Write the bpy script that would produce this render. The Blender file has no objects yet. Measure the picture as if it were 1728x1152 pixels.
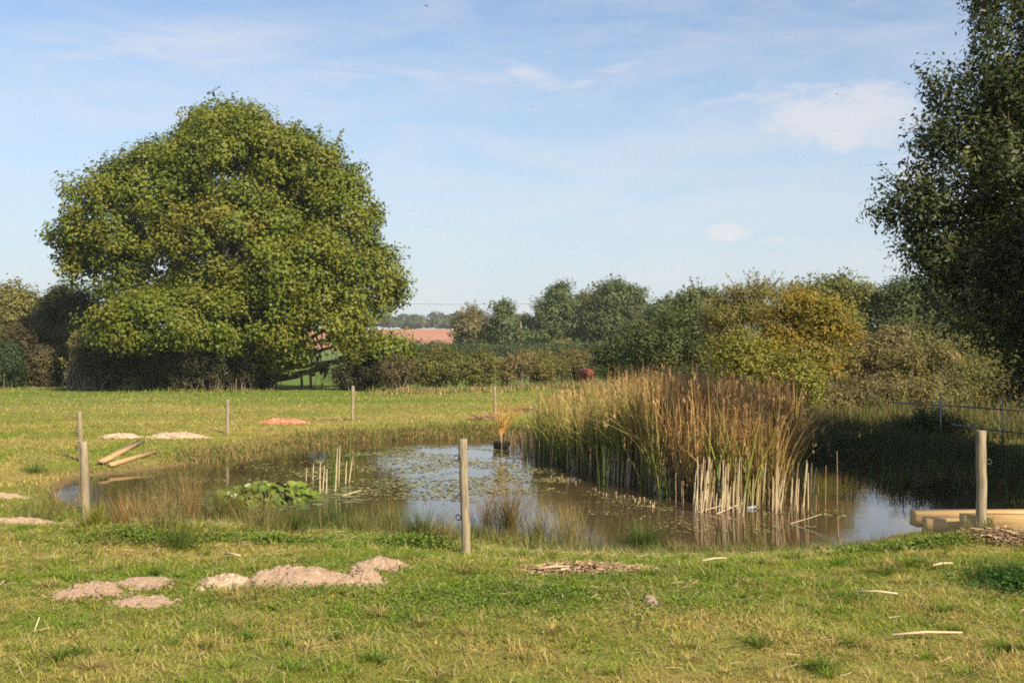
import bpy, math, random
import numpy as np
from mathutils import Vector, Matrix
R = math.radians
random.seed(7)
C = bpy.context.scene.collection
sc = bpy.context.scene

# ------------------------------------------------------------------ camera, sky, sun, exposure
F, HZ, CX, CAMZ = 1853.0, 590.0, 864.0, 2.0          # focal length in px of the 1728 px photograph, horizon row
cam = bpy.data.cameras.new('camera'); co = bpy.data.objects.new('camera', cam); C.objects.link(co)
cam.sensor_width = 36; cam.lens = 36*F/1728
cam.clip_start = 0.1; cam.clip_end = 6000
co.location = (0, 0, CAMZ); co.rotation_euler = (math.pi/2 + math.atan((HZ-576)/F), 0, 0)
sc.camera = co
SUN_AZ, SUN_EL = 140, 37                              # clockwise from the view direction
w = bpy.data.worlds.new('World'); sc.world = w; w.use_nodes = True
nt = w.node_tree; N = nt.nodes; L = nt.links
bg = N['Background']; bg.inputs['Strength'].default_value = 0.092
sky = N.new('ShaderNodeTexSky'); sky.sky_type = 'NISHITA'; sky.sun_disc = False
sky.sun_elevation = R(SUN_EL); sky.sun_rotation = R(SUN_AZ)
sky.air_density = 1.0; sky.dust_density = 0.8; sky.ozone_density = 2.2; sky.altitude = 50
tc = N.new('ShaderNodeTexCoord')
def wmath(op, a, b=None, clamp=False):
    m = N.new('ShaderNodeMath'); m.operation = op; m.use_clamp = clamp
    for i, v in enumerate((a, b)):
        if v is None: continue
        if isinstance(v, (int, float)): m.inputs[i].default_value = v
        else: L.new(v, m.inputs[i])
    return m.outputs[0]
def wnoise(scale, rotx, nscale, detail, rough=0.55, dist=0.0):
    mp = N.new('ShaderNodeMapping'); mp.inputs['Scale'].default_value = scale; mp.inputs['Rotation'].default_value = rotx
    L.new(tc.outputs['Generated'], mp.inputs['Vector'])
    n = N.new('ShaderNodeTexNoise'); n.inputs['Scale'].default_value = nscale; n.inputs['Detail'].default_value = detail
    n.inputs['Roughness'].default_value = rough; n.inputs['Distortion'].default_value = dist
    L.new(mp.outputs[0], n.inputs['Vector']); return n.outputs['Fac']
def ramp(v, a, b, hi=1.0):
    m = N.new('ShaderNodeMapRange'); m.interpolation_type = 'SMOOTHSTEP'
    m.inputs['From Min'].default_value = a; m.inputs['From Max'].default_value = b; m.inputs['To Max'].default_value = hi
    L.new(v, m.inputs['Value']); return m.outputs[0]
def blob(px, py, rx, rz, tilt=0.0):
    """a soft patch of cloud at one direction of the sky (rx, rz: half sizes as slopes)"""
    d = Vector(((px-CX)/F, 1, (HZ-py)/F)).normalized()
    s = N.new('ShaderNodeVectorMath'); s.operation = 'SUBTRACT'; L.new(tc.outputs['Generated'], s.inputs[0]); s.inputs[1].default_value = d
    mp = N.new('ShaderNodeMapping'); mp.vector_type = 'TEXTURE'; mp.inputs['Rotation'].default_value = (0, tilt, 0)
    mp.inputs['Scale'].default_value = (rx/F, 0.4, rz/F); L.new(s.outputs[0], mp.inputs['Vector'])
    ln = N.new('ShaderNodeVectorMath'); ln.operation = 'LENGTH'; L.new(mp.outputs[0], ln.inputs[0])
    return ramp(ln.outputs['Value'], 1.0, 0.0)
puff = wnoise((1, 1, 2.2), (0, 0, 0), 16, 7, 0.6, 0.25)
wisp = wnoise((1.0, 1.0, 5.0), (0, R(-9), 0), 5, 6, 0.62, 0.5)
wisp2 = wnoise((1.2, 1, 9.0), (0, R(12), 0), 9, 5, 0.6, 0.6)
cl = None
for args, k in (((1400, 200, 260, 95, 0.12), 1.15), ((1320, 225, 160, 70, 0.1), .8), ((1490, 178, 170, 62, 0.2), 1.0), ((1560, 280, 120, 60, 0), .7), ((1228, 392, 70, 34, 0), 1.1), ((1040, 372, 60, 14, 0), .6), ((1330, 405, 130, 22, 0), .5),
                ((730, 492, 80, 18, 0), .7), ((1150, 385, 90, 16, 0), .4)):
    b = wmath('MULTIPLY', blob(*args), k)
    cl = b if cl is None else wmath('MAXIMUM', cl, b)
cl = wmath('MULTIPLY', ramp(wmath('ADD', cl, wmath('MULTIPLY', wmath('SUBTRACT', puff, 0.5), 2.4)), 0.28, 1.0), 0.62)
st = None
for args, k in (((905, 130, 130, 26, 0.33), 1.0), ((1010, 130, 150, 20, -0.35), 1.0), ((1180, 180, 150, 14, -0.15), .5), ((300, 70, 420, 60, -0.12), .7), ((700, 130, 420, 60, 0.0), .6), ((350, 110, 300, 30, -.2), .6), ((1240, 60, 300, 40, .1), .35)):
    b = wmath('MULTIPLY', blob(*args), k)
    st = b if st is None else wmath('MAXIMUM', st, b)
st = wmath('MULTIPLY', wmath('MULTIPLY', st, ramp(wisp2, 0.2, 0.7)), 0.75)
veil = wmath('MULTIPLY', ramp(wisp, 0.36, 0.76), 0.32)
cov = wmath('MAXIMUM', wmath('MAXIMUM', cl, st), veil, True)
# milky air low over the horizon
sep = N.new('ShaderNodeSeparateXYZ'); L.new(tc.outputs['Generated'], sep.inputs[0])
low = wmath('MULTIPLY', ramp(sep.outputs['Z'], 0.34, 0.0), 0.80)
mixl = N.new('ShaderNodeMixRGB'); mixl.inputs['Color2'].default_value = (3.55, 4.10, 4.6, 1)
L.new(low, mixl.inputs['Fac']); L.new(sky.outputs[0], mixl.inputs['Color1'])
mix = N.new('ShaderNodeMixRGB'); mix.inputs['Color2'].default_value = (5.3, 5.05, 5.05, 1)
L.new(cov, mix.inputs['Fac']); L.new(mixl.outputs[0], mix.inputs['Color1']); L.new(mix.outputs[0], bg.inputs['Color'])
sl = bpy.data.lights.new('sun', 'SUN'); sl.energy = 5.0; sl.angle = R(0.55); sl.color = (1.0, 0.85, 0.62)
so = bpy.data.objects.new('sun', sl); C.objects.link(so)
SD = Vector((math.sin(R(SUN_AZ))*math.cos(R(SUN_EL)), math.cos(R(SUN_AZ))*math.cos(R(SUN_EL)), math.sin(R(SUN_EL))))
so.rotation_euler = SD.to_track_quat('Z', 'Y').to_euler(); so.location = (30, -20, 40)
sc.view_settings.view_transform = 'Standard'; sc.view_settings.look = 'None'; sc.view_settings.exposure = 0.85; sc.view_settings.gamma = 1
sc.cycles.filter_width = 1.8; sc.cycles.max_bounces = 6; sc.cycles.diffuse_bounces = 3; sc.cycles.glossy_bounces = 3; sc.cycles.transmission_bounces = 4; sc.cycles.transparent_max_bounces = 6
sc.cycles.caustics_reflective = False; sc.cycles.caustics_refractive = False
sc.cycles.use_denoising = False; sc.cycles.sample_clamp_indirect = 3.0

# ------------------------------------------------------------------ numbers
WATER = -0.65
def W(px, py): Y = (CAMZ-WATER)*F/(py-HZ); return ((px-CX)/F*Y, Y)
class VNoise:
    def __init__(s, seed): s.t = np.random.default_rng(seed).random((256, 256))
    def __call__(s, x, y):
        xi = np.floor(x).astype(int); yi = np.floor(y).astype(int); fx = x-xi; fy = y-yi
        fx = fx*fx*(3-2*fx); fy = fy*fy*(3-2*fy); t = s.t
        a = t[xi & 255, yi & 255]; b = t[(xi+1) & 255, yi & 255]; c = t[xi & 255, (yi+1) & 255]; d = t[(xi+1) & 255, (yi+1) & 255]
        return (a*(1-fx)+b*fx)*(1-fy)+(c*(1-fx)+d*fx)*fy
_vn = [VNoise(i) for i in range(12)]
def fbm(x, y, sc_=1.0, octv=4, k=0):
    x = np.asarray(x, float)*sc_+17.3*k; y = np.asarray(y, float)*sc_+5.1*k; s = 0; a = 1; n = 0
    for o in range(octv): s = s+a*_vn[(o+k) % 12](x, y); n += a; a *= 0.5; x = x*2.03+3.1; y = y*2.03+1.7
    return s/n
def sstep(a, b, v): t = np.clip((v-a)/(b-a), 0, 1); return t*t*(3-2*t)
shore_px = [(96, 826), (150, 806), (230, 797), (330, 782), (420, 768), (500, 753), (600, 745), (700, 741), (800, 738), (880, 737), (960, 736), (1080, 738), (1200, 745), (1320, 757), (1420, 772),
            (1520, 795), (1600, 825), (1650, 862), (1600, 882), (1520, 902), (1440, 918), (1340, 926), (1200, 928), (1080, 930), (960, 925), (880, 912), (800, 903), (700, 895),
            (600, 888), (500, 884), (400, 882), (300, 880), (200, 872), (120, 850)]
SH = np.array([W(*p) for p in shore_px])
def catmull(P, n=6):
    out = []; m = len(P)
    for i in range(m):
        a, b, c, d = P[i-1], P[i], P[(i+1) % m], P[(i+2) % m]
        for t in np.arange(n)/n:
            out.append(0.5*((2*b)+(-a+c)*t+(2*a-5*b+4*c-d)*t*t+(-a+3*b-3*c+d)*t**3))
    return np.array(out)
SHC = catmull(SH)
SHC += 0.12*(np.c_[fbm(SHC[:, 0], SHC[:, 1], 1.6, 3, 1), fbm(SHC[:, 0], SHC[:, 1], 1.6, 3, 2)]-0.5)*2
def sdf(x, y):
    """signed distance to the shoreline: negative over the water"""
    x = np.asarray(x, float); y = np.asarray(y, float); sh = x.shape; x = x.ravel(); y = y.ravel()
    d2 = np.full(x.shape, 1e18); ins = np.zeros(x.shape, bool)
    A = SHC; B = np.roll(SHC, -1, axis=0)
    for (ax, ay), (bx, by) in zip(A, B):
        ex, ey = bx-ax, by-ay; t = np.clip(((x-ax)*ex+(y-ay)*ey)/(ex*ex+ey*ey+1e-12), 0, 1)
        d2 = np.minimum(d2, (x-ax-t*ex)**2+(y-ay-t*ey)**2)
        if ay != by: ins ^= ((ay > y) != (by > y)) & (x < (bx-ax)*(y-ay)/(by-ay)+ax)
    return (np.sqrt(d2)*np.where(ins, -1, 1)).reshape(sh)
def gz(x, y, sd=None):
    x = np.asarray(x, float); y = np.asarray(y, float)
    if sd is None: sd = sdf(x, y)
    base = -0.4*sstep(11, 21, y)+0.05*sstep(7.5, 12, x)*sstep(12.5, 17, y)*sstep(75, 30, y)
    base = base-0.15*sstep(60, 90, y)
    base = base+sstep(330, 720, y)*15.5-sstep(800, 1500, y)*4+0.9*sstep(16, 26, -x+0*y)*sstep(5, 15, y)*sstep(60, 30, y)*0.2
    base = base+(fbm(x, y, 0.45, 3, 3)-0.5)*0.16*sstep(300, 60, y)+(fbm(x, y, 2.2, 3, 4)-0.5)*0.07*sstep(60, 20, np.abs(y))
    bw = 4.3-1.2*sstep(3.2, 5.2, x)*sstep(19, 16, y)-3.1*sstep(18.5, 25, y)
    t = np.clip(sd/bw, 0, 1); t = 0.5*t+0.5*t*t*(3-2*t)
    z = WATER+(base-WATER)*t+0.03*(t > 0)*(1-t)*(fbm(x, y, 5, 2, 6)-0.3)
    return np.where(sd < 0, WATER-0.5*sstep(0, 1.2, -sd)-0.01, z)
def G(px, py):
    """where the sight line of a pixel meets the ground"""
    Y = np.linspace(4, 140, 2800); X = (px-CX)/F*Y; zl = CAMZ-(py-HZ)/F*Y
    g = np.maximum(gz(X, Y), WATER); i = int(np.argmax(g >= zl)); 
    if not (g >= zl).any(): i = len(Y)-1
    return float(X[i]), float(Y[i]), float(g[i])
def g1(x, y): return float(gz(np.array([x]), np.array([y]))[0])

# ------------------------------------------------------------------ mesh helpers
def mesh_np(name, V, Q, mat=None, cols=None, smooth=False, parent=None, loc=None):
    """V (n,3), Q (m,4) or (m,3) numpy; one mesh object"""
    V = np.asarray(V, np.float32); Q = np.asarray(Q, np.int32); k = Q.shape[1]
    if loc is not None: V = V-np.asarray(loc, np.float32)
    me = bpy.data.meshes.new(name); me.vertices.add(len(V)); me.vertices.foreach_set('co', V.ravel())
    me.loops.add(Q.size); me.loops.foreach_set('vertex_index', Q.ravel())
    me.polygons.add(len(Q)); me.polygons.foreach_set('loop_start', np.arange(0, Q.size, k, dtype=np.int32))
    if smooth: me.polygons.foreach_set('use_smooth', np.ones(len(Q), bool))
    me.update(calc_edges=True)
    if cols is not None:
        a = me.color_attributes.new('Col', 'FLOAT_COLOR', 'POINT'); c = np.ones((len(V), 4), np.float32); c[:, :3] = cols
        a.data.foreach_set('color', c.ravel())
    if mat: me.materials.append(mat)
    o = bpy.data.objects.new(name, me); C.objects.link(o)
    if parent: o.parent = parent
    elif loc is not None: o.location = loc
    return o
class Bag:
    """collects tubes, boxes and lathes into one quad mesh"""
    def __init__(s): s.V = []; s.Q = []; s.C = []; s.n = 0
    def add(s, V, Q, col=None):
        V = np.asarray(V, float); s.V.append(V); s.Q.append(np.asarray(Q, int)+s.n); s.n += len(V)
        s.C.append(np.tile(np.asarray(col if col is not None else (1, 1, 1), float), (len(V), 1)) if col is None or np.ndim(col) == 1 else col); return s
    def tube(s, pts, rad, sides=6, col=None, cap=True):
        P = np.asarray(pts, float); n = len(P); rad = np.broadcast_to(np.asarray(rad, float), (n,))
        T = np.gradient(P, axis=0); T /= np.linalg.norm(T, axis=1)[:, None]+1e-9
        ref = np.array([0, 0, 1.]) if abs(T[:, 2]).mean() < 0.9 else np.array([1., 0, 0])
        U = np.cross(T, ref); U /= np.linalg.norm(U, axis=1)[:, None]+1e-9; Wv = np.cross(T, U)
        a = np.arange(sides)/sides*2*math.pi
        V = (P[:, None]+rad[:, None, None]*(np.cos(a)[None, :, None]*U[:, None]+np.sin(a)[None, :, None]*Wv[:, None])).reshape(-1, 3)
        i = np.arange(n-1)[:, None]*sides; j = np.arange(sides)[None]; j2 = (j+1) % sides
        Q = np.stack([i+j, i+j2, i+sides+j2, i+sides+j], -1).reshape(-1, 4)
        if cap:
            V = np.vstack([V, P[:1], P[-1:]]); c0 = n*sides; k = np.arange(0, sides, 2)
            Q = np.vstack([Q, np.stack([np.full_like(k, c0), (k+2) % sides, (k+1) % sides, k], -1) if sides % 2 == 0 else np.zeros((0, 4), int),
                           np.stack([np.full_like(k, c0+1), (n-1)*sides+k, (n-1)*sides+(k+1) % sides, (n-1)*sides+(k+2) % sides], -1) if sides % 2 == 0 else np.zeros((0, 4), int)])
        return s.add(V, Q, col)
    def box(s, c, size, rz=0, rx=0, ry=0, bevel=0.0, col=None, n=1):
        """box with chamfered long edges, length along its local x"""
        hx, hy, hz = np.asarray(size)/2; b = bevel
        prof = [(-hy+b, -hz), (hy-b, -hz), (hy, -hz+b), (hy, hz-b), (hy-b, hz), (-hy+b, hz), (-hy, hz-b), (-hy, -hz+b)] if b > 0 else [(-hy, -hz), (hy, -hz), (hy, hz), (-hy, hz)]
        m = len(prof); xs = np.linspace(-hx, hx, n+1); V = []
        for x in xs: V += [(x, y, z) for y, z in prof]
        Q = [(i*m+j, i*m+(j+1) % m, (i+1)*m+(j+1) % m, (i+1)*m+j) for i in range(n) for j in range(m)]
        e = n*m
        if m == 8: Q += [(7, 2, 1, 0), (7, 6, 3, 2), (6, 5, 4, 3), (e, e+1, e+2, e+7), (e+7, e+2, e+3, e+6), (e+6, e+3, e+4, e+5)]
        else: Q += [(3, 2, 1, 0), (e, e+1, e+2, e+3)]
        M = Matrix.Rotation(rz, 3, 'Z') @ Matrix.Rotation(ry, 3, 'Y') @ Matrix.Rotation(rx, 3, 'X')
        V = np.array(V) @ np.array(M).T+np.asarray(c); return s.add(V, Q, col)
    def lathe(s, c, prof, sides=20, col=None):
        a = np.arange(sides)/sides*2*math.pi; V = np.array([(c[0]+r*math.cos(t), c[1]+r*math.sin(t), c[2]+z) for r, z in prof for t in a])
        Q = [(i*sides+j, i*sides+(j+1) % sides, (i+1)*sides+(j+1) % sides, (i+1)*sides+j) for i in range(len(prof)-1) for j in range(sides)]
        return s.add(V, Q, col)
    def build(s, name, mat, parent=None, loc=None, smooth=False, usecol=False):
        return mesh_np(name, np.vstack(s.V), np.vstack(s.Q), mat, np.vstack(s.C) if usecol else None, smooth, parent, loc)
def tag(o, label, cat=None, group=None, kind=None):
    if label: o['label'] = label
    if cat: o['category'] = cat
    if group: o['group'] = group
    if kind: o['kind'] = kind
    return o
def thing(name, label, cat, loc, group=None):
    o = bpy.data.objects.new(name, None); C.objects.link(o); o.location = loc; o.empty_display_size = 0.3
    return tag(o, label, cat, group)

# ------------------------------------------------------------------ materials
def newmat(name):
    m = bpy.data.materials.new(name); m.use_nodes = True; return m, m.node_tree.nodes, m.node_tree.links, m.node_tree.nodes['Principled BSDF']
def nz(N_, L_, scale, detail=5, vec=None, rough=0.55, coord='Object', stretch=None):
    n = N_.new('ShaderNodeTexNoise'); n.inputs['Scale'].default_value = scale; n.inputs['Detail'].default_value = detail; n.inputs['Roughness'].default_value = rough
    t = N_.new('ShaderNodeTexCoord'); src = t.outputs[coord]
    if stretch:
        mp = N_.new('ShaderNodeMapping'); mp.inputs['Scale'].default_value = stretch; L_.new(src, mp.inputs['Vector']); src = mp.outputs[0]
    L_.new(src, n.inputs['Vector']); return n.outputs['Fac']
def cramp(N_, L_, v, stops):
    r = N_.new('ShaderNodeValToRGB'); L_.new(v, r.inputs[0]); e = r.color_ramp.elements
    while len(e) < len(stops): e.new(0.5)
    for i, (p, c) in enumerate(stops): e[i].position = p; e[i].color = (*c, 1)
    return r.outputs[0]
def bumpn(N_, L_, bs, v, strength, dist):
    b = N_.new('ShaderNodeBump'); b.inputs['Strength'].default_value = strength; b.inputs['Distance'].default_value = dist
    L_.new(v, b.inputs['Height']); L_.new(b.outputs[0], bs.inputs['Normal'])
def leafmat(name, trans=0.3, rough=0.55, spec=0.3):
    m, n, l, bs = newmat(name); at = n.new('ShaderNodeVertexColor'); at.layer_name = 'Col'
    l.new(at.outputs[0], bs.inputs['Base Color']); bs.inputs['Roughness'].default_value = rough; bs.inputs['Specular IOR Level'].default_value = spec
    tr = n.new('ShaderNodeBsdfTranslucent'); hs = n.new('ShaderNodeHueSaturation'); hs.inputs['Value'].default_value = 1.15; hs.inputs['Saturation'].default_value = 1.1
    l.new(at.outputs[0], hs.inputs['Color']); l.new(hs.outputs[0], tr.inputs['Color'])
    mx = n.new('ShaderNodeMixShader'); mx.inputs[0].default_value = trans
    l.new(bs.outputs[0], mx.inputs[1]); l.new(tr.outputs[0], mx.inputs[2]); l.new(mx.outputs[0], n['Material Output'].inputs['Surface']); return m
M_LEAF = leafmat('leaves'); M_GLOSSLEAF = leafmat('glossy_leaves', 0.2, 0.5, 0.3); M_GRASS = leafmat('grass_blades', 0.35, 0.6, 0.2); M_REED = leafmat('reed_blades', 0.2, 0.65, 0.15)
M_LILY = leafmat('lily_leaves', 0.1, 0.38, 0.4)
M_WEED = leafmat('pondweed', 0.05, 0.55, 0.3)
def attrmat(name, rough=0.9, nscale=30, bump=0.5, dist=0.01, var=0.25, stretch=None):
    m, n, l, bs = newmat(name); at = n.new('ShaderNodeVertexColor'); at.layer_name = 'Col'; f = nz(n, l, nscale, 6, stretch=stretch)
    mr = n.new('ShaderNodeMapRange'); mr.inputs['From Min'].default_value = 0.3; mr.inputs['From Max'].default_value = 0.7; mr.inputs['To Min'].default_value = 1-var; mr.inputs['To Max'].default_value = 1+var
    l.new(f, mr.inputs['Value']); vm = n.new('ShaderNodeVectorMath'); vm.operation = 'SCALE'; l.new(at.outputs[0], vm.inputs[0]); l.new(mr.outputs[0], vm.inputs['Scale'])
    l.new(vm.outputs[0], bs.inputs['Base Color']); bs.inputs['Roughness'].default_value = rough; bs.inputs['Specular IOR Level'].default_value = 0.2
    bumpn(n, l, bs, f, bump, dist); return m
M_STRAW = attrmat('dry_straw', 0.8, 60, 0.2)
def rampmat(name, stops, scale=8, detail=6, rough=0.85, bump=0.4, dist=0.01, stretch=None, nrough=0.6, spec=0.3):
    m, n, l, bs = newmat(name); f = nz(n, l, scale, detail, rough=nrough, stretch=stretch)
    l.new(cramp(n, l, f, stops), bs.inputs['Base Color']); bs.inputs['Roughness'].default_value = rough; bs.inputs['Specular IOR Level'].default_value = spec
    bumpn(n, l, bs, f, bump, dist); return m
M_BARK = rampmat('oak_bark', [(0.3, (0.05, 0.04, 0.03)), (0.55, (0.16, 0.13, 0.10)), (0.75, (0.30, 0.26, 0.20))], 5, 6, 0.95, 0.8, 0.05, (1, 1, .25))
M_TWIG = rampmat('grey_twigs', [(0.3, (0.10, 0.08, 0.06)), (0.7, (0.30, 0.25, 0.18))], 20)
M_POST = rampmat('weathered_post', [(0.32, (0.07, 0.055, 0.035)), (0.47, (0.24, 0.195, 0.13)), (0.7, (0.36, 0.31, 0.215))], 45, 9, 0.9, 0.8, 0.01, (1, 1, .09), .7)
M_TIMBER = rampmat('new_timber', [(0.32, (0.34, 0.19, 0.07)), (0.48, (0.54, 0.35, 0.15)), (0.68, (0.66, 0.48, 0.25))], 30, 9, 0.75, 0.6, 0.006, (.06, 1, 1), .75)
M_BOARD = rampmat('old_board', [(0.3, (0.30, 0.18, 0.09)), (0.7, (0.50, 0.34, 0.18))], 6, 8, 0.8, 0.3, 0.004, (.15, 1, 1))
M_BLACK = rampmat('black_plastic', [(0.3, (0.012, 0.012, 0.012)), (0.7, (0.04, 0.038, 0.035))], 8, 5, 0.45, 0.1)
M_GALV = rampmat('galvanised_steel', [(0.3, (0.22, 0.22, 0.21)), (0.7, (0.34, 0.34, 0.33))], 20, 5, 0.4, 0.1); M_GALV.node_tree.nodes['Principled BSDF'].inputs['Metallic'].default_value = 0.7
M_SOIL = rampmat('sandy_soil', [(0.28, (0.27, 0.165, 0.105)), (0.43, (0.52, 0.35, 0.24)), (0.58, (0.62, 0.46, 0.335)), (0.70, (0.84, 0.77, 0.65))], 22, 10, 0.95, 1.0, 0.06, nrough=0.8)
M_PALE = rampmat('pale_rubble', [(0.3, (0.26, 0.17, 0.11)), (0.5, (0.44, 0.32, 0.22)), (0.68, (0.66, 0.57, 0.46))], 16, 10, 0.95, 1.0, 0.03, nrough=0.7)
M_BRICK = rampmat('brick_rubble', [(0.34, (0.22, 0.07, 0.04)), (0.5, (0.48, 0.17, 0.10)), (0.66, (0.60, 0.36, 0.27))], 14, 8, 0.95, 1.0, 0.02)

# ------------------------------------------------------------------ ground sheet
def axis(a, b, step, far, grow=1.13):
    m = list(np.arange(a, b, step)); s = step; v = m[-1]
    while v < far[1]: s *= grow; v += s; m.append(v)
    s = step; v = m[0]
    while v > far[0]: s *= grow; v -= s; m.insert(0, v)
    return np.array(m)
xs = axis(-13, 13, 0.13, (-950, 950)); ys = axis(5.5, 39, 0.12, (-60, 1150), 1.09)
GX, GY = np.meshgrid(xs, ys); SDG = sdf(GX, GY); GZ = gz(GX, GY, SDG)
def patch(x, y):
    """0 lush green .. 1 dry tan, the way the turf is mown and grazed"""
    a = fbm(x, y, 0.35, 4, 1); b = fbm(x, y, 1.6, 4, 2); c = fbm(x*0.35, y*1.6, 0.30, 4, 5)
    return np.clip(0.5+(a-0.5)*1.3+(b-0.5)*1.3+(c-0.5)*1.5, 0, 1)
GREEN = np.array([0.12, 0.165, 0.018]); DRY = np.array([0.26, 0.21, 0.065]); SOILC = np.array([0.20, 0.125, 0.07]); MUD = np.array([0.09, 0.06, 0.035]); LUSH = np.array([0.06, 0.13, 0.02])
def ground_col(x, y, sd):
    p = patch(x, y)[..., None]
    far = sstep(18, 30, y)[..., None]
    c = GREEN*(1-p)+DRY*p
    c = c*(1-0.35*far)+0.35*far*(DRY*0.9+GREEN*0.35)*0.8
    # greener strip below the far hedge, tan bank rims, mud at the water's edge
    e = sstep(47, 60, y+fbm(x, y, .1, 3, 7)*10)[..., None]; c = c*(1-0.6*e)+0.6*e*LUSH*1.1
    b = (sstep(1.4, 0.3, sd)*sstep(18, 24, y))[..., None]; c = c*(1-0.75*b)+0.75*b*np.array([0.22, 0.15, 0.07])
    b = sstep(0.28, 0.02, sd)[..., None]; c = c*(1-b)+b*SOILC*(0.8+0.0*b)
    c = np.where(sd[..., None] < 0, MUD, c)
    r = (sstep(5.3, 6.8, x+np.clip(y-26, -4, 8)*-.12)*sstep(14.5, 17, y)*sstep(48, 36, y))[..., None]; c = c*(1-0.8*r)+0.8*r*np.array([0.07, 0.052, 0.028])  # right bank ground darkened to brown for the shade lying there
    f = sstep(73, 78, y)[..., None]; c = c*(1-f)+f*np.array([0.10, 0.155, 0.03])
    return c
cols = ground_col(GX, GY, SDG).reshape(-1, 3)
ny, nx = GX.shape; i = np.arange(ny-1)[:, None]*nx+np.arange(nx-1)[None]
Q = np.stack([i, i+1, i+nx+1, i+nx], -1).reshape(-1, 4)
m, n_, l_, bs = newmat('turf'); at = n_.new('ShaderNodeVertexColor'); at.layer_name = 'Col'
f1 = nz(n_, l_, 9, 6, rough=0.7); f2 = nz(n_, l_, 55, 4, rough=0.7); f3 = nz(n_, l_, 1.6, 6, rough=0.6)
hs = n_.new('ShaderNodeHueSaturation'); l_.new(at.outputs[0], hs.inputs['Color'])
def mr(v, a, b, c, d):
    k = n_.new('ShaderNodeMapRange'); l_.new(v, k.inputs['Value'])
    for q, u in zip(('From Min', 'From Max', 'To Min', 'To Max'), (a, b, c, d)): k.inputs[q].default_value = u
    return k.outputs[0]
mu = n_.new('ShaderNodeMath'); mu.operation = 'MULTIPLY'; l_.new(mr(f1, 0.3, 0.7, 0.7, 1.3), mu.inputs[0]); l_.new(mr(f2, 0.3, 0.7, 0.65, 1.35), mu.inputs[1])
l_.new(mu.outputs[0], hs.inputs['Value']); l_.new(mr(f3, 0.35, 0.65, 0.475, 0.52), hs.inputs['Hue'])
l_.new(hs.outputs[0], bs.inputs['Base Color']); bs.inputs['Roughness'].default_value = 1; bs.inputs['Specular IOR Level'].default_value = 0.1
bumpn(n_, l_, bs, f2, 0.7, 0.03)
M_TURF = m
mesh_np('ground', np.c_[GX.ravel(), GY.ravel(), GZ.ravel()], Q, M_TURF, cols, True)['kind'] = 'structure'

# ploughed red field on the far slope
m, n_, l_, bs = newmat('ploughed_soil'); f = nz(n_, l_, 0.02, 6, stretch=(1, 3, 1)); l_.new(cramp(n_, l_, f, [(0.3, (0.30, 0.115, 0.055)), (0.7, (0.40, 0.175, 0.09))]), bs.inputs['Base Color']); bs.inputs['Roughness'].default_value = 1
fx, fy = np.meshgrid(np.linspace(-115, -26, 30), np.linspace(420, 690, 30)); fz = gz(fx, fy, np.full(fx.shape, 50.))+0.25
i = np.arange(29)[:, None]*30+np.arange(29)[None]; Qf = np.stack([i, i+1, i+31, i+30], -1).reshape(-1, 4)
mesh_np('ploughed_field', np.c_[fx.ravel(), fy.ravel(), fz.ravel()], Qf, m, None, True)['kind'] = 'structure'

# ------------------------------------------------------------------ water
m, n_, l_, bs = newmat('pond_water'); f = nz(n_, l_, 0.5, 4)
l_.new(cramp(n_, l_, f, [(0.35, (0.050, 0.034, 0.018)), (0.65, (0.080, 0.054, 0.028))]), bs.inputs['Base Color'])
bs.inputs['Roughness'].default_value = 0.04; bs.inputs['IOR'].default_value = 1.33
f = nz(n_, l_, 3.2, 3, stretch=(1, 0.55, 1)); g = nz(n_, l_, 26, 2)
ad = n_.new('ShaderNodeMath'); ad.operation = 'MULTIPLY_ADD'; l_.new(g, ad.inputs[0]); ad.inputs[1].default_value = 0.12; l_.new(f, ad.inputs[2])
bumpn(n_, l_, bs, ad.outputs[0], 0.10, 0.02)
xw, yw = np.meshgrid(np.linspace(-12.5, 13.5, 27), np.linspace(12, 38, 27)); i = np.arange(26)[:, None]*27+np.arange(26)[None]
V = np.c_[xw.ravel(), yw.ravel(), np.full(xw.size, WATER)]; Qw = np.stack([i, i+1, i+28, i+27], -1).reshape(-1, 4)
mesh_np('pond_water', V, Qw, m, None, True)['kind'] = 'structure'

# ------------------------------------------------------------------ blades, leaves, tubes
def blades(P, h, wd, az, lean, bend, c0, c1, segs=2, face=None, tw=0.15, cm=None):
    """grass-like blades as strips of quads; c0/c1 (cm) are the real colours of foot and tip"""
    n = len(P); t = np.linspace(0, 1, segs+1); d = np.c_[np.cos(az), np.sin(az)]
    fa = az+math.pi/2 if face is None else face; sd_ = np.c_[np.cos(fa), np.sin(fa)]
    V = np.zeros((n, segs+1, 2, 3)); Cc = np.zeros((n, segs+1, 2, 3))
    for k, tt in enumerate(t):
        off = (lean*tt+bend*tt*tt)*h; z = h*(tt-0.5*np.minimum(bend, 1.2)*tt**3)
        wk = wd*(1-(1-tw)*tt**1.6)*0.5
        for s, sg in enumerate((-1, 1)):
            V[:, k, s, 0] = P[:, 0]+d[:, 0]*off+sg*sd_[:, 0]*wk; V[:, k, s, 1] = P[:, 1]+d[:, 1]*off+sg*sd_[:, 1]*wk; V[:, k, s, 2] = P[:, 2]+z
            if cm is None: Cc[:, k, s] = c0*(1-tt)+c1*tt
            else: Cc[:, k, s] = c0*(1-2*tt)+cm*2*tt if tt <= .5 else cm*(2-2*tt)+c1*(2*tt-1)
    b = np.arange(n)[:, None]*(segs+1)*2+np.arange(segs)[None]*2
    return V.reshape(-1, 3), np.stack([b, b+1, b+3, b+2], -1).reshape(-1, 4), Cc.reshape(-1, 3)
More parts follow.
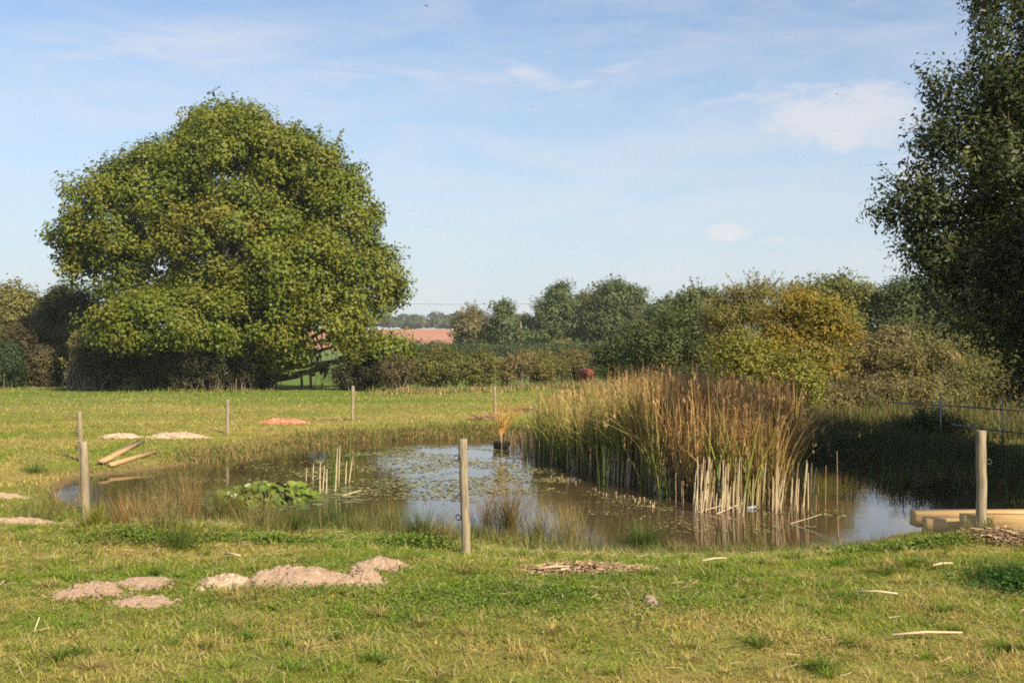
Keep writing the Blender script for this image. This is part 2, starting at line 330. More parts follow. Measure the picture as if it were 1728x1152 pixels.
def leaves(P, Nrm, ln, wd, cols, rng, up=None):
    n = len(P); r = rng.normal(size=(n, 3)) if up is None else up
    U = r-(r*Nrm).sum(1)[:, None]*Nrm; U /= np.linalg.norm(U, axis=1)[:, None]+1e-9; S = np.cross(Nrm, U)
    a = P-U*ln[:, None]*0.5; c = P+U*ln[:, None]*0.5; m_ = P+U*ln[:, None]*0.08
    V = np.stack([a, m_+S*wd[:, None]*0.5, c, m_-S*wd[:, None]*0.5], 1).reshape(-1, 3)
    return V, (np.arange(n)[:, None]*4+np.arange(4)[None]), np.repeat(cols, 4, axis=0)
def pick(pal, n, rng):
    pal = np.array(pal); wts = pal[:, 3]/pal[:, 3].sum(); c = pal[rng.choice(len(pal), n, p=wts), :3]; return c*rng.uniform(0.75, 1.25, (n, 1))
def bend_path(a, b, rng, k=0.12, n=6, sag=0.0):
    a = np.asarray(a, float); b = np.asarray(b, float); t = np.linspace(0, 1, n)[:, None]; Lg = np.linalg.norm(b-a)
    off = np.cumsum(rng.normal(size=(n, 3)), axis=0)*k*Lg/n; off -= t*off[-1]; P = a*(1-t)+b*t+off
    P[:, 2] += sag*Lg*np.sin(math.pi*t[:, 0]); return P
def crown_pts(lobes, rng, clump_r, dens, nper, flat=0.65, inner=0.25, up_bias=0.25, minz=None, elong=0.9):
    lobes = np.array(lobes, float); r3 = lobes[:, 3:6]; area = ((r3[:, 0]*r3[:, 1]+r3[:, 0]*r3[:, 2]+r3[:, 1]*r3[:, 2])/3)
    cs = []; outs = []
    for k, lb in enumerate(lobes):
        nc = max(4, int(area[k]*4*math.pi/(clump_r**2)*dens)); d = rng.normal(size=(nc, 3)); d[:, 2] += up_bias; d /= np.linalg.norm(d, axis=1)[:, None]
        rr = rng.uniform(0.80, 1.0, nc); inn = rng.random(nc) < inner; rr[inn] = rng.uniform(0.35, 0.8, inn.sum())
        rr *= 1+0.24*(fbm(d[:, 0]*2+k*7, d[:, 1]*2+d[:, 2]*3, 1.5, 3, 8)-0.5)*2
        c = lb[:3]+d*rr[:, None]*(lb[3:6]-clump_r*0.5); keep = np.ones(nc, bool)
        for j, l2 in enumerate(lobes):
            if j != k: q = ((c-l2[:3])/l2[3:6]); keep &= ~((q*q).sum(1) < 0.40)
        cs.append(c[keep]); outs.append(d[keep])
    cs = np.vstack(cs); outs = np.vstack(outs); nc = len(cs)
    cr = clump_r*rng.uniform(0.55, 1.35, nc); k = rng.poisson(nper*(cr/clump_r)**2).clip(5); idx = np.repeat(np.arange(nc), k); n = len(idx)
    d = rng.normal(size=(n, 3)); d /= np.linalg.norm(d, axis=1)[:, None]; rad = rng.random(n)**0.45
    ax = outs*0.8+rng.normal(size=(nc, 3))*0.6; ax[:, 2] = ax[:, 2]*0.6+0.15; ax /= np.linalg.norm(ax, axis=1)[:, None]
    off = d*(cr[idx]*rad)[:, None]*np.array([0.82, 0.82, flat*0.95]); off += ax[idx]*(off*ax[idx]).sum(1)[:, None]*elong; P = cs[idx]+off
    P += rng.normal(size=(n, 3))*0.09*clump_r
    Nn = d*0.8+outs[idx]*0.5+np.array([0, 0, 0.4])+rng.normal(size=(n, 3))*0.55; Nn /= np.linalg.norm(Nn, axis=1)[:, None]
    if minz is not None: kp = P[:, 2] > minz; P, Nn, idx = P[kp], Nn[kp], idx[kp]
    return P, Nn, idx, cs
def plant(name, label, cat, Y, lobes_px, pal, base=None, clump=0.9, dens=0.55, nper=60, leaf=0.22, aspect=0.6, seed=1, trunk=0.25, limbs=24, group=None, mat=None, flat=0.65,
          inner=0.25, depth=1.0, shrub=False, woodmat=None, twigs=0, part='crown', sprigs=0, limb_r=0.07, cull=True, hidden_base=None, tint=0.25, elong=0.9):
    """a tree or bush: trunk and limbs as one mesh, the foliage another, both under an Empty at its foot"""
    rng = np.random.default_rng(seed); lobes = []
    for lb in lobes_px:
        px, py, rx, rz = lb[:4]; dY = lb[4] if len(lb) > 4 else 0; y = Y+dY; s = y/F
        lobes.append(((px-CX)*s, y, CAMZ-(py-HZ)*s, rx*s, (rx+rz)/2*s*depth, rz*s))
    if base is None: bx, by = np.mean([l[0] for l in lobes]), Y
    else: bx, by = (base[0]-CX)/F*(Y+base[1]), Y+base[1]
    bz = g1(bx, by); root = thing(name, label, cat, (bx, by, bz), group); B0 = np.array([bx, by, bz])
    P, Nn, idx, cs = crown_pts(lobes, rng, clump, dens, nper, flat, inner, elong=elong)
    zg = gz(P[:, 0], P[:, 1], np.full(len(P), 50.)); kp = P[:, 2] > zg+0.03; P, Nn, idx = P[kp], Nn[kp], idx[kp]
    if sprigs:                                        # thin shoots that stand out of the outline
        q = rng.choice(len(cs), sprigs); cc = np.mean([l[:3] for l in lobes], axis=0); o = cs[q]-cc; o /= np.linalg.norm(o, axis=1)[:, None]; o[:, 2] = np.abs(o[:, 2])*0.8+0.45
        o += rng.normal(size=o.shape)*0.25; o /= np.linalg.norm(o, axis=1)[:, None]
        k = 16; t = np.tile(np.linspace(0.2, 1, k), sprigs); ii = np.repeat(np.arange(sprigs), k); sl_ = rng.uniform(0.8, 1.7, sprigs)*clump
        PS = cs[q][ii]+o[ii]*(t*sl_[ii])[:, None]+rng.normal(size=(len(t), 3))*leaf*0.35
        NS = rng.normal(size=PS.shape); NS[:, 2] += 0.5; NS /= np.linalg.norm(NS, axis=1)[:, None]
        P = np.vstack([P, PS]); Nn = np.vstack([Nn, NS]); idx = np.r_[idx, q[ii]]; spr = [(cs[q[u]], cs[q[u]]+o[u]*sl_[u]*1.0) for u in range(sprigs)]
    n = len(P); cc = pick(pal, n, rng); cl = pick(pal, len(cs), rng)
    mean_ = np.average(np.array(pal)[:, :3], axis=0, weights=np.array(pal)[:, 3]); cc = cc*0.35+cl[idx]*0.35+mean_*0.30*rng.uniform(.9, 1.1, (n, 1))
    ln = leaf*rng.uniform(0.65, 1.35, n); V, Q_, K = leaves(P, Nn, ln, ln*aspect*rng.uniform(.8, 1.2, n), cc, rng)
    mesh_np(part, V-B0, Q_, mat or M_LEAF, K, False, root)
    bg_ = Bag()
    for a_, b_ in (spr if sprigs else []): bg_.tube([a_-B0, (a_+b_)/2-B0, b_-B0], [leaf*.10, leaf*.07, leaf*.03], 4)
    H = max(l[2]+l[5] for l in lobes)-bz; q = rng.choice(len(cs), min(limbs, len(cs)), replace=False)
    if shrub:
        for j in q:
            a = np.array([rng.normal()*0.25+(cs[j][0]-bx)*0.75, rng.normal()*0.25+(cs[j][1]-by)*0.6, -0.1]); a[2] = g1(a[0]+bx, a[1]+by)-bz-0.1
            p = bend_path(a, cs[j]-B0, rng, 0.25, 6, 0.05); bg_.tube(p, np.linspace(trunk, trunk*0.25, 6), 5)
    else:
        top = np.array([np.mean([l[0] for l in lobes])-bx, np.mean([l[1] for l in lobes])-by, H*0.62])
        tp = bend_path((0, 0, -0.3), top, rng, 0.05, 9); tr = np.linspace(1, 0.3, 9)*trunk; tr[0] *= 1.5; tr[1] *= 1.1; bg_.tube(tp, tr, 10)
        for j in q:
            e = cs[j]-B0; f_ = np.clip(e[2]/H*0.7, 0.12, 0.95); s0 = tp[int(f_*8)]; d_ = np.linalg.norm(e-s0)
            e = s0+(e-s0)*0.9; p = bend_path(s0, e, rng, 0.18, 8, rng.uniform(0.0, 0.1)); r0 = max(limb_r, trunk*0.35)*rng.uniform(.6, 1.1); bg_.tube(p, np.linspace(r0, limb_r*0.25, 8), 6)
            for _ in range(twigs):
                k = rng.integers(2, 6); e2 = p[k]+rng.normal(size=3)*min(d_*0.13, 0.9); bg_.tube(bend_path(p[k], e2, rng, 0.25, 5), np.linspace(r0*0.35, 0.012, 5), 5)
    bg_.build('trunk' if not shrub else 'stems', woodmat or (M_BARK if not shrub else M_TWIG), root, smooth=True)
    return root, lobes

OAK = [(0.14, 0.18, 0.015, 5), (0.10, 0.145, 0.014, 4), (0.185, 0.175, 0.022, 3), (0.08, 0.115, 0.018, 2), (0.22, 0.15, 0.025, .5), (0.24, 0.09, 0.02, .12)]
YOAK = [(0.14, 0.145, 0.014, 5), (0.09, 0.115, 0.012, 4), (0.20, 0.17, 0.018, 3), (0.26, 0.17, 0.02, .8)]
DARKG = [(0.048, 0.074, 0.016, 5), (0.066, 0.090, 0.018, 3), (0.090, 0.102, 0.020, 1)]
HEDGE = [(0.098, 0.123, 0.026, 5), (0.135, 0.138, 0.030, 3), (0.180, 0.152, 0.042, 2), (0.225, 0.145, 0.060, 0.8)]
OLIVE = [(0.145, 0.147, 0.033, 5), (0.189, 0.168, 0.044, 3), (0.116, 0.126, 0.028, 3), (0.275, 0.182, 0.050, 1)]
BLUEG = [(0.099, 0.138, 0.049, 5), (0.136, 0.165, 0.056, 3), (0.080, 0.112, 0.042, 3)]
YELL = [(0.213, 0.186, 0.022, 5), (0.275, 0.228, 0.025, 3), (0.150, 0.150, 0.022, 3), (0.375, 0.192, 0.030, 1.6), (0.325, 0.108, 0.030, 0.4)]
BROWN = [(0.210, 0.162, 0.060, 4), (0.154, 0.135, 0.048, 4), (0.280, 0.203, 0.084, 2), (0.126, 0.135, 0.036, 2)]

# the great oak on the left
plant('oak_tree', 'huge spreading oak with broad domed crown beside the far hedge', 'tree', 68,
      [(390, 292, 148, 116), (272, 328, 108, 98), (182, 368, 88, 92), (128, 402, 52, 56), (500, 305, 102, 104), (555, 385, 98, 108), (600, 465, 92, 72), (648, 500, 48, 44), (400, 420, 180, 118), (240, 440, 120, 92), (145, 450, 50, 36),
       (500, 470, 120, 90, -3), (300, 540, 130, 66, -5), (220, 548, 78, 52, -6), (430, 545, 105, 66, -4), (545, 540, 95, 60, -3), (640, 596, 78, 46, -3), (480, 600, 60, 38, -3), (390, 250, 100, 76, 5), (400, 330, 170, 110, 6)],
      OAK, base=(400, 0), clump=1.1, dens=0.70, nper=190, leaf=0.20, aspect=0.8, elong=0.25, seed=11, trunk=0.75, limbs=120, flat=0.72, inner=0.10, depth=1.0, twigs=2, sprigs=140, limb_r=0.11, tint=0.28)
# ------------------------------------------------------------------ hedges, bushes and trees round the meadow
HG = 'bushes of the hedge beyond the meadow'
def bush(label, Y, lobes, pal, seed, cat='bush', name='hedge_bush', group=HG, **k):
    a = dict(clump=0.5, dens=1.3, nper=120, leaf=0.115, aspect=0.65, trunk=0.03, limbs=26, shrub=True, inner=0.4, flat=0.75, sprigs=30, depth=0.9, twigs=0); a.update(k)
    return plant(name, label, cat, Y, lobes, pal, seed=seed, group=group, **a)
# left of and under the oak
plant('hedgerow_tree', 'rounded olive tree at the left edge beyond the hedge', 'tree', 84, [(20, 535, 62, 58), (-50, 550, 60, 60), (40, 580, 60, 55)], OLIVE, seed=21, clump=0.9, dens=1.1, nper=110, leaf=0.24, trunk=0.25, limbs=22, group='trees left of the oak')
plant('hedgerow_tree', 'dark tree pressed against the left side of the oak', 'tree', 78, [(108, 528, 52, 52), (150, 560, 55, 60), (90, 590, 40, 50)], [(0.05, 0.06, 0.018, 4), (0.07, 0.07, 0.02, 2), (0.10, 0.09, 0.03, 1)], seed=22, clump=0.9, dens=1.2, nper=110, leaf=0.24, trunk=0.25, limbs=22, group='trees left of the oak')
bush('blue green holly bush in the hedge at the left edge', 70, [(5, 615, 40, 42), (-35, 610, 40, 45)], [(0.035, 0.065, 0.025, 4), (0.06, 0.09, 0.03, 2)], 23)
bush('brown leaved bush between holly and pale sapling', 72, [(68, 610, 42, 46), (50, 570, 40, 36)], [(0.12, 0.095, 0.04, 3), (0.09, 0.09, 0.03, 3), (0.15, 0.10, 0.05, 1)], 24, sprigs=50)
bush('green bush filling the hedge behind the pale sapling', 74, [(120, 600, 50, 55), (95, 625, 44, 34)], HEDGE, 26)
bush('mixed green bush low in the hedge at the left edge', 73, [(35, 600, 46, 50), (-20, 590, 44, 50)], HEDGE, 27)
bush('pale yellow leaved sapling left of the oak with bare stems', 66, [(128, 590, 20, 34), (122, 620, 15, 22)], [(0.26, 0.24, 0.07, 3), (0.20, 0.19, 0.06, 2)], 25, cat='sapling', name='sapling', group=None, clump=0.3, dens=0.18, nper=16, leaf=0.14, limbs=30, trunk=0.05, woodmat=M_TWIG)
UD = [(0.045, 0.05, 0.02, 4), (0.07, 0.065, 0.03, 3), (0.04, 0.06, 0.02, 2), (0.10, 0.075, 0.04, 1)]  # darkened palette: shade under the oak is put into the leaf colour
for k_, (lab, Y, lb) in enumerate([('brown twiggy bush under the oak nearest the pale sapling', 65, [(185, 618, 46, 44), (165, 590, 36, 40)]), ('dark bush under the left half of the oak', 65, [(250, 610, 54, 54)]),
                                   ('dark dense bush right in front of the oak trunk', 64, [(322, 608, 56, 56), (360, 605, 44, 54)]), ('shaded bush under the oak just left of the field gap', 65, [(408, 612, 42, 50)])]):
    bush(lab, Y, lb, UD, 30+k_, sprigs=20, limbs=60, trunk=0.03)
bush('low twiggy thorn bush on the left of the field gap', 67, [(462, 628, 22, 26)], OLIVE, 35, dens=0.25, limbs=20)
bush('thin thorn bush standing inside the field gap', 67, [(543, 634, 18, 18)], OLIVE, 36, dens=0.22, limbs=22, nper=18)
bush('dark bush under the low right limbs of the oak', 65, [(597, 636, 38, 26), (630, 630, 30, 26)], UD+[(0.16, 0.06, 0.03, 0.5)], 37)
bush('rust tinged bush right of the low oak limbs', 63, [(668, 628, 36, 30)], [(0.09, 0.085, 0.03, 3), (0.15, 0.09, 0.05, 2), (0.06, 0.08, 0.025, 2)], 38)
bush('tall bushy green hedge bush with the red field above it', 65, [(745, 622, 48, 40), (712, 625, 30, 30)], HEDGE, 39)
bush('green hedge bush with brown foot beside the thin hawthorn', 66, [(808, 624, 36, 38)], HEDGE, 40)
bush('thin straw brown hawthorn in the middle of the far hedge', 70, [(862, 624, 32, 26), (880, 612, 20, 20)], BROWN, 41, dens=0.8, sprigs=50)
bush('olive hedge bush to the left of the red cow', 76, [(918, 622, 40, 28), (900, 610, 24, 20)], OLIVE, 42)
bush('ochre topped hedge bush behind the red cow', 80, [(975, 620, 42, 30), (960, 605, 26, 18)], [(0.14, 0.12, 0.035, 3), (0.09, 0.10, 0.03, 3), (0.2, 0.13, 0.04, 1)], 43)
bush('long dark clipped hedge across the field behind the cow', 135, [(790, 590, 40, 12), (850, 592, 45, 13), (910, 591, 45, 12), (970, 590, 45, 13), (1030, 590, 40, 13), (740, 588, 40, 12), (690, 586, 40, 11), (640, 586, 40, 11)], [(0.06, 0.09, 0.035, 4), (0.08, 0.11, 0.04, 2)], 44,
     cat='hedge', name='hedge', group=None, clump=0.6, leaf=0.2, nper=40, sprigs=10, depth=0.6)
bush('small yellow green bush before the far tall trees', 150, [(950, 580, 15, 8), (938, 583, 9, 6)], [(0.17, 0.17, 0.04, 3)], 45, group=None, clump=0.5, leaf=0.2, sprigs=8)
# row of trees in the distance
FG = 'row of distant trees beyond the hedges'
def ftree(label, Y, lobes, pal, seed, **k):
    a = dict(clump=1.2, dens=1.1, nper=110, leaf=0.34, trunk=0.35, limbs=26, group=FG, flat=0.7, sprigs=30); a.update(k)
    return plant('distant_tree', label, 'tree', Y, lobes, pal, seed=seed, **a)
ftree('round brownish distant tree beside the red field', 160, [(797, 548, 31, 33), (780, 562, 18, 24), (815, 562, 22, 24)], [(0.19, 0.165, 0.07, 4), (0.15, 0.145, 0.05, 3), (0.24, 0.19, 0.08, 1)], 51, dens=0.8, inner=.15)
ftree('pointed blue green distant tree between rounder trees', 158, [(850, 528, 15, 24), (847, 553, 28, 26), (865, 572, 34, 20)], BLUEG, 52)
ftree('low dull green distant tree behind the pale pole', 165, [(885, 560, 26, 26), (905, 566, 24, 22)], BLUEG+OLIVE, 53)
ftree('tall distant tree with stepped crown left of the tallest', 162, [(945, 505, 26, 30), (928, 535, 30, 32), (962, 532, 24, 36), (915, 560, 20, 26), (950, 563, 30, 22)], BLUEG, 54)
ftree('yellowing distant tree squeezed between the two tall ones', 168, [(988, 520, 18, 30), (990, 555, 24, 30)], OLIVE, 55)
ftree('broad dark distant tree, tallest of the row', 160, [(1038, 510, 48, 38), (1072, 520, 26, 36), (1020, 545, 40, 38), (1065, 560, 40, 34)], [(0.08, 0.11, 0.035, 4), (0.11, 0.13, 0.04, 3)], 56)
ftree('low blue green tree at the right end of the row', 120, [(1118, 545, 34, 38), (1145, 525, 28, 28), (1100, 575, 40, 30)], BLUEG, 57, clump=1.0, leaf=.3)
# the thicket on the right
TG = 'bushes of the thicket behind the reeds'
def tb(label, Y, lobes, pal, seed, **k):
    a = dict(clump=0.55, dens=1.1, nper=130, leaf=0.105, aspect=0.5, trunk=0.025, limbs=40, shrub=True, inner=0.4, flat=0.55, sprigs=160, depth=0.9, group=TG); a.update(k)
    return plant(a.pop('name', 'thicket_bush'), label, a.pop('cat', 'bush'), Y, lobes, pal, seed=seed, **a)
tb('dark green bush at the left end of the thicket behind the cow', 66, [(1040, 610, 44, 44), (1075, 590, 40, 50)], DARKG, 60, leaf=.16)
tb('dark broad bush over the top of the reeds', 56, [(1110, 595, 60, 60), (1150, 555, 52, 50), (1180, 610, 60, 50)], DARKG+[(0.11, 0.12, 0.03, 2)], 61, leaf=.16, clump=.8)
tb('grey green bush with tall bare shoots on the skyline', 58, [(1180, 512, 40, 30), (1205, 535, 44, 36), (1165, 535, 30, 30)], [(0.12, 0.15, 0.05, 3), (0.15, 0.16, 0.055, 2), (0.09, 0.12, 0.04, 2)], 62, leaf=.15, sprigs=110)
tb('olive hawthorn with spiky skyline above the brown reeds', 46, [(1262, 520, 62, 44), (1290, 508, 46, 36), (1225, 560, 50, 60), (1300, 500, 30, 26)], [(0.18, 0.17, 0.035, 4), (0.13, 0.14, 0.03, 3), (0.23, 0.18, 0.05, 1), (0.20, 0.09, 0.05, .8)], 63, sprigs=130)
tb('golden yellow maple bush at the top of the thicket', 42, [(1350, 532, 70, 48), (1395, 560, 48, 60), (1320, 575, 62, 56), (1375, 600, 60, 50)], YELL, 64, sprigs=90)
tb('yellow green bush low behind the right end of the reeds', 36, [(1262, 625, 62, 48), (1330, 640, 62, 52), (1235, 600, 36, 40), (1340, 680, 60, 40), (1280, 670, 50, 40)], [(0.21, 0.21, 0.025, 4), (0.15, 0.16, 0.025, 3), (0.27, 0.23, 0.035, 1)], 65, sprigs=80)
tb('dull green bush filling the gap behind the brown thorny bushes', 58, [(1480, 610, 70, 50), (1560, 600, 60, 60), (1640, 610, 70, 60), (1420, 620, 50, 50)], HEDGE, 73, leaf=.15, clump=.8)
plant('background_tree', 'rounded olive green tree topping the thicket', 'tree', 80, [(1405, 500, 62, 36), (1360, 510, 40, 34), (1450, 520, 40, 45), (1400, 550, 80, 50)], [(0.13, 0.145, 0.03, 4), (0.17, 0.165, 0.035, 3), (0.09, 0.11, 0.025, 2)], seed=66, clump=1.0, dens=1.1, nper=110, leaf=0.25, trunk=.3, limbs=20, group='trees behind the thicket')
plant('background_tree', 'dark tree between thicket and the near leafy tree', 'tree', 78, [(1515, 520, 40, 52), (1560, 530, 50, 70), (1500, 570, 40, 50)], DARKG, seed=67, clump=.9, dens=1.2, nper=130, leaf=0.21, trunk=.3, limbs=20, group='trees behind the thicket')
plant('background_tree', 'shaded tree behind the near leafy tree on the right', 'tree', 80, [(1650, 480, 80, 110), (1740, 500, 100, 120), (1640, 560, 70, 60)], DARKG, seed=72, clump=.9, dens=1.2, nper=130, leaf=0.21, trunk=.3, limbs=20, group='trees behind the thicket')
tb('grey brown thorny bush with bare twigs right of the golden one', 46, [(1462, 612, 56, 56), (1440, 662, 60, 58), (1500, 590, 40, 44), (1400, 680, 44, 44), (1490, 690, 50, 42)], BROWN, 68, dens=1.0, nper=90, sprigs=140, limbs=120, trunk=.022, leaf=.12)
tb('twiggy brown bush behind the steel rail fence', 44, [(1540, 630, 52, 50), (1590, 620, 44, 50), (1520, 688, 50, 44), (1590, 692, 50, 44)], BROWN+OLIVE, 69, dens=1.0, nper=90, sprigs=120, limbs=110, trunk=.022, leaf=.12)
tb('light yellow green bramble at the right behind the rails', 42, [(1640, 650, 60, 44), (1710, 645, 50, 50), (1780, 640, 60, 60), (1670, 705, 60, 40), (1750, 700, 60, 40)], [(0.15, 0.16, 0.03, 4), (0.12, 0.12, 0.03, 3), (0.2, 0.17, 0.06, 1)], 70, sprigs=60)
tb('low brown scrub at the foot of the thicket beside the sunlit straw', 39, [(1415, 678, 50, 34), (1465, 668, 44, 38)], BROWN, 74, limbs=60, trunk=.015, leaf=.09, sprigs=90)
tb('low tangled scrub behind the left end of the rails', 38, [(1520, 672, 50, 42), (1570, 676, 40, 34)], BROWN+OLIVE, 75, limbs=60, trunk=.015, leaf=.09, sprigs=90)
tb('low green and tan scrub behind the middle of the rails', 38.5, [(1620, 670, 48, 42), (1670, 676, 44, 36)], OLIVE, 76, limbs=50, trunk=.015, leaf=.09, sprigs=70)
tb('low scrub behind the rails at the right edge', 38, [(1725, 668, 50, 44), (1790, 670, 50, 44)], OLIVE+BROWN, 77, limbs=50, trunk=.015, leaf=.09, sprigs=60)
tb('low dark bramble mound in front of the rail fence', 28.5, [(1572, 712, 44, 30), (1530, 722, 32, 22), (1610, 722, 34, 24)], DARKG, 71, clump=.25, nper=50, leaf=.06, limbs=20, trunk=.012, sprigs=20)
# near leafy tree
NEARP = [(0.042, 0.06, 0.016, 5), (0.055, 0.075, 0.018, 3), (0.11, 0.11, 0.02, 1.2), (0.24, 0.14, 0.03, .06)]
plant('willow_tree', 'tall dark leafy willow filling the right edge', 'tree', 22, [(1745, 60, 128, 120), (1690, -40, 78, 100), (1720, 190, 152, 110), (1690, 300, 165, 95), (1556, 350, 84, 62), (1600, 255, 66, 72), (1600, 440, 84, 62), (1700, 420, 175, 100), (1750, 540, 175, 90), (1810, 640, 130, 60), (1880, 720, 130, 70),
      (1880, 300, 240, 300, 1.8), (1840, 0, 150, 130, .6), (1900, 500, 200, 150, 1.0), (1590, 150, 36, 30)],
      NEARP, base=(1905, 0.6), clump=0.42, dens=0.66, nper=92, leaf=0.115, aspect=0.42, seed=81, trunk=0.17, limbs=150, flat=0.95, inner=0.30, depth=0.9, twigs=0, sprigs=1200, limb_r=0.03, mat=M_GLOSSLEAF, tint=0.2)
plant('willow_tree', 'unseen willow added beyond the right edge to shade the right bank', 'tree', 20.5, [(2130, 300, 260, 300), (2080, 500, 240, 150), (2180, 100, 170, 200)], NEARP, base=(2130, 0), clump=0.6, dens=0.9, nper=110, leaf=0.14, aspect=0.5, seed=82, trunk=0.2, limbs=40, inner=.3, twigs=0, limb_r=.03, mat=M_GLOSSLEAF)  # out of view, put here to keep the sun off the right bank

plant('willow_tree', 'big unseen willow added farther outside the right edge to shade the bank', 'tree', 16, [(2600, 150, 420, 500), (2560, 520, 380, 250)], NEARP, base=(2600, 0), clump=0.8, dens=1.0, nper=110, leaf=0.2, aspect=0.5, seed=84, trunk=0.2, limbs=40, inner=.3, limb_r=.03)  # added off frame to close a sunlit gap on the right bank
plant('willow_tree', 'low unseen willow added off to the right to shade the right bank', 'tree', 13.6, [(2500, 420, 300, 330), (2420, 600, 260, 160)], NEARP, base=(2500, 0), clump=0.6, dens=0.9, nper=110, leaf=0.14, aspect=0.5, seed=83, trunk=0.15, limbs=40, inner=.3, limb_r=.03, mat=M_GLOSSLEAF)  # low sun blocker added out of view for the right bank
plant('willow_tree', 'tall bare stemmed unseen willow added to shade the upper reeds', 'tree', 15.6, [(1925, 40, 165, 180), (2080, 90, 170, 190)], NEARP, base=(2020, 0), clump=0.45, dens=0.95, nper=110, leaf=0.12, aspect=0.5, seed=87, trunk=0.12, limbs=30, inner=.4, limb_r=.02)  # added off-frame occluder, crown set high to shade only the reed tops
# far wood on the horizon behind the red field
rng = np.random.default_rng(90); bx_ = rng.uniform(-210, 120, 260); by_ = rng.uniform(715, 790, 260); r_ = rng.uniform(4, 8, 260)
Pw = []; Nw = []; ci = []
for q in range(260):
    d = rng.normal(size=(170, 3)); d[:, 2] = np.abs(d[:, 2]); d /= np.linalg.norm(d, axis=1)[:, None]
    b0 = np.array([bx_[q], by_[q], g1(bx_[q], by_[q])+rng.uniform(2, 6)]); Pw.append(b0+d*r_[q]*rng.uniform(.75, 1, (170, 1))*np.array([1, 1, 1.0])); Nw.append(d); ci.append(np.full(170, q))
Pw = np.vstack(Pw); Nw = np.vstack(Nw)+rng.normal(size=Pw.shape)*.3; Nw /= np.linalg.norm(Nw, axis=1)[:, None]; ci = np.concatenate(ci)
cq = pick([(0.06, 0.085, 0.035, 4), (0.09, 0.10, 0.045, 2), (0.11, 0.10, 0.05, 1)], 260, rng)[ci]*rng.uniform(.85, 1.15, (len(ci), 1))
V, Q_, K = leaves(Pw, Nw, rng.uniform(1.4, 2.6, len(Pw)), rng.uniform(1.2, 2, len(Pw)), cq, rng)
tag(mesh_np('distant_wood', V, Q_, M_LEAF, K), 'hazy green wood on the rise behind the red field', 'wood', kind='stuff')

# poles and cable
def pole(label, px, pt, pb, Y, r, arm=True):
    x = (px-CX)/F*Y; z1 = CAMZ-(pt-HZ)/F*Y; z0 = g1(x, Y); t = thing('utility_pole', label, 'pole', (x, Y, z0))
    Bag().tube([(0, 0, -0.5), (0, 0, (z1-z0)*.5), (0, 0, z1-z0)], [r, r*.9, r*.75], 8).build('shaft', M_POST, t)
    if arm: Bag().box((0, 0, z1-z0-.5), (1.8, .12, .12)).build('crossarm', M_POST, t)
    return x, z1
pole('pale wooden pole standing among the distant trees', 879, 543, 585, 157, 0.10, False)
xa, za = pole('wooden cable pole hidden by the oak crown', 560, 512, 585, 250, 0.16); xb, zb = pole('wooden cable pole hidden by the tallest distant tree', 1035, 512, 585, 250, 0.16)
t_ = np.linspace(0, 1, 24); tag(Bag().tube(np.c_[xa+(xb-xa)*t_, np.full(24, 250.), za+.3-1.0*4*t_*(1-t_)*.5+(zb-za)*t_], 0.03, 4).build('overhead_cable', M_BLACK), 'thin overhead cable sagging across the pale sky', 'cable')

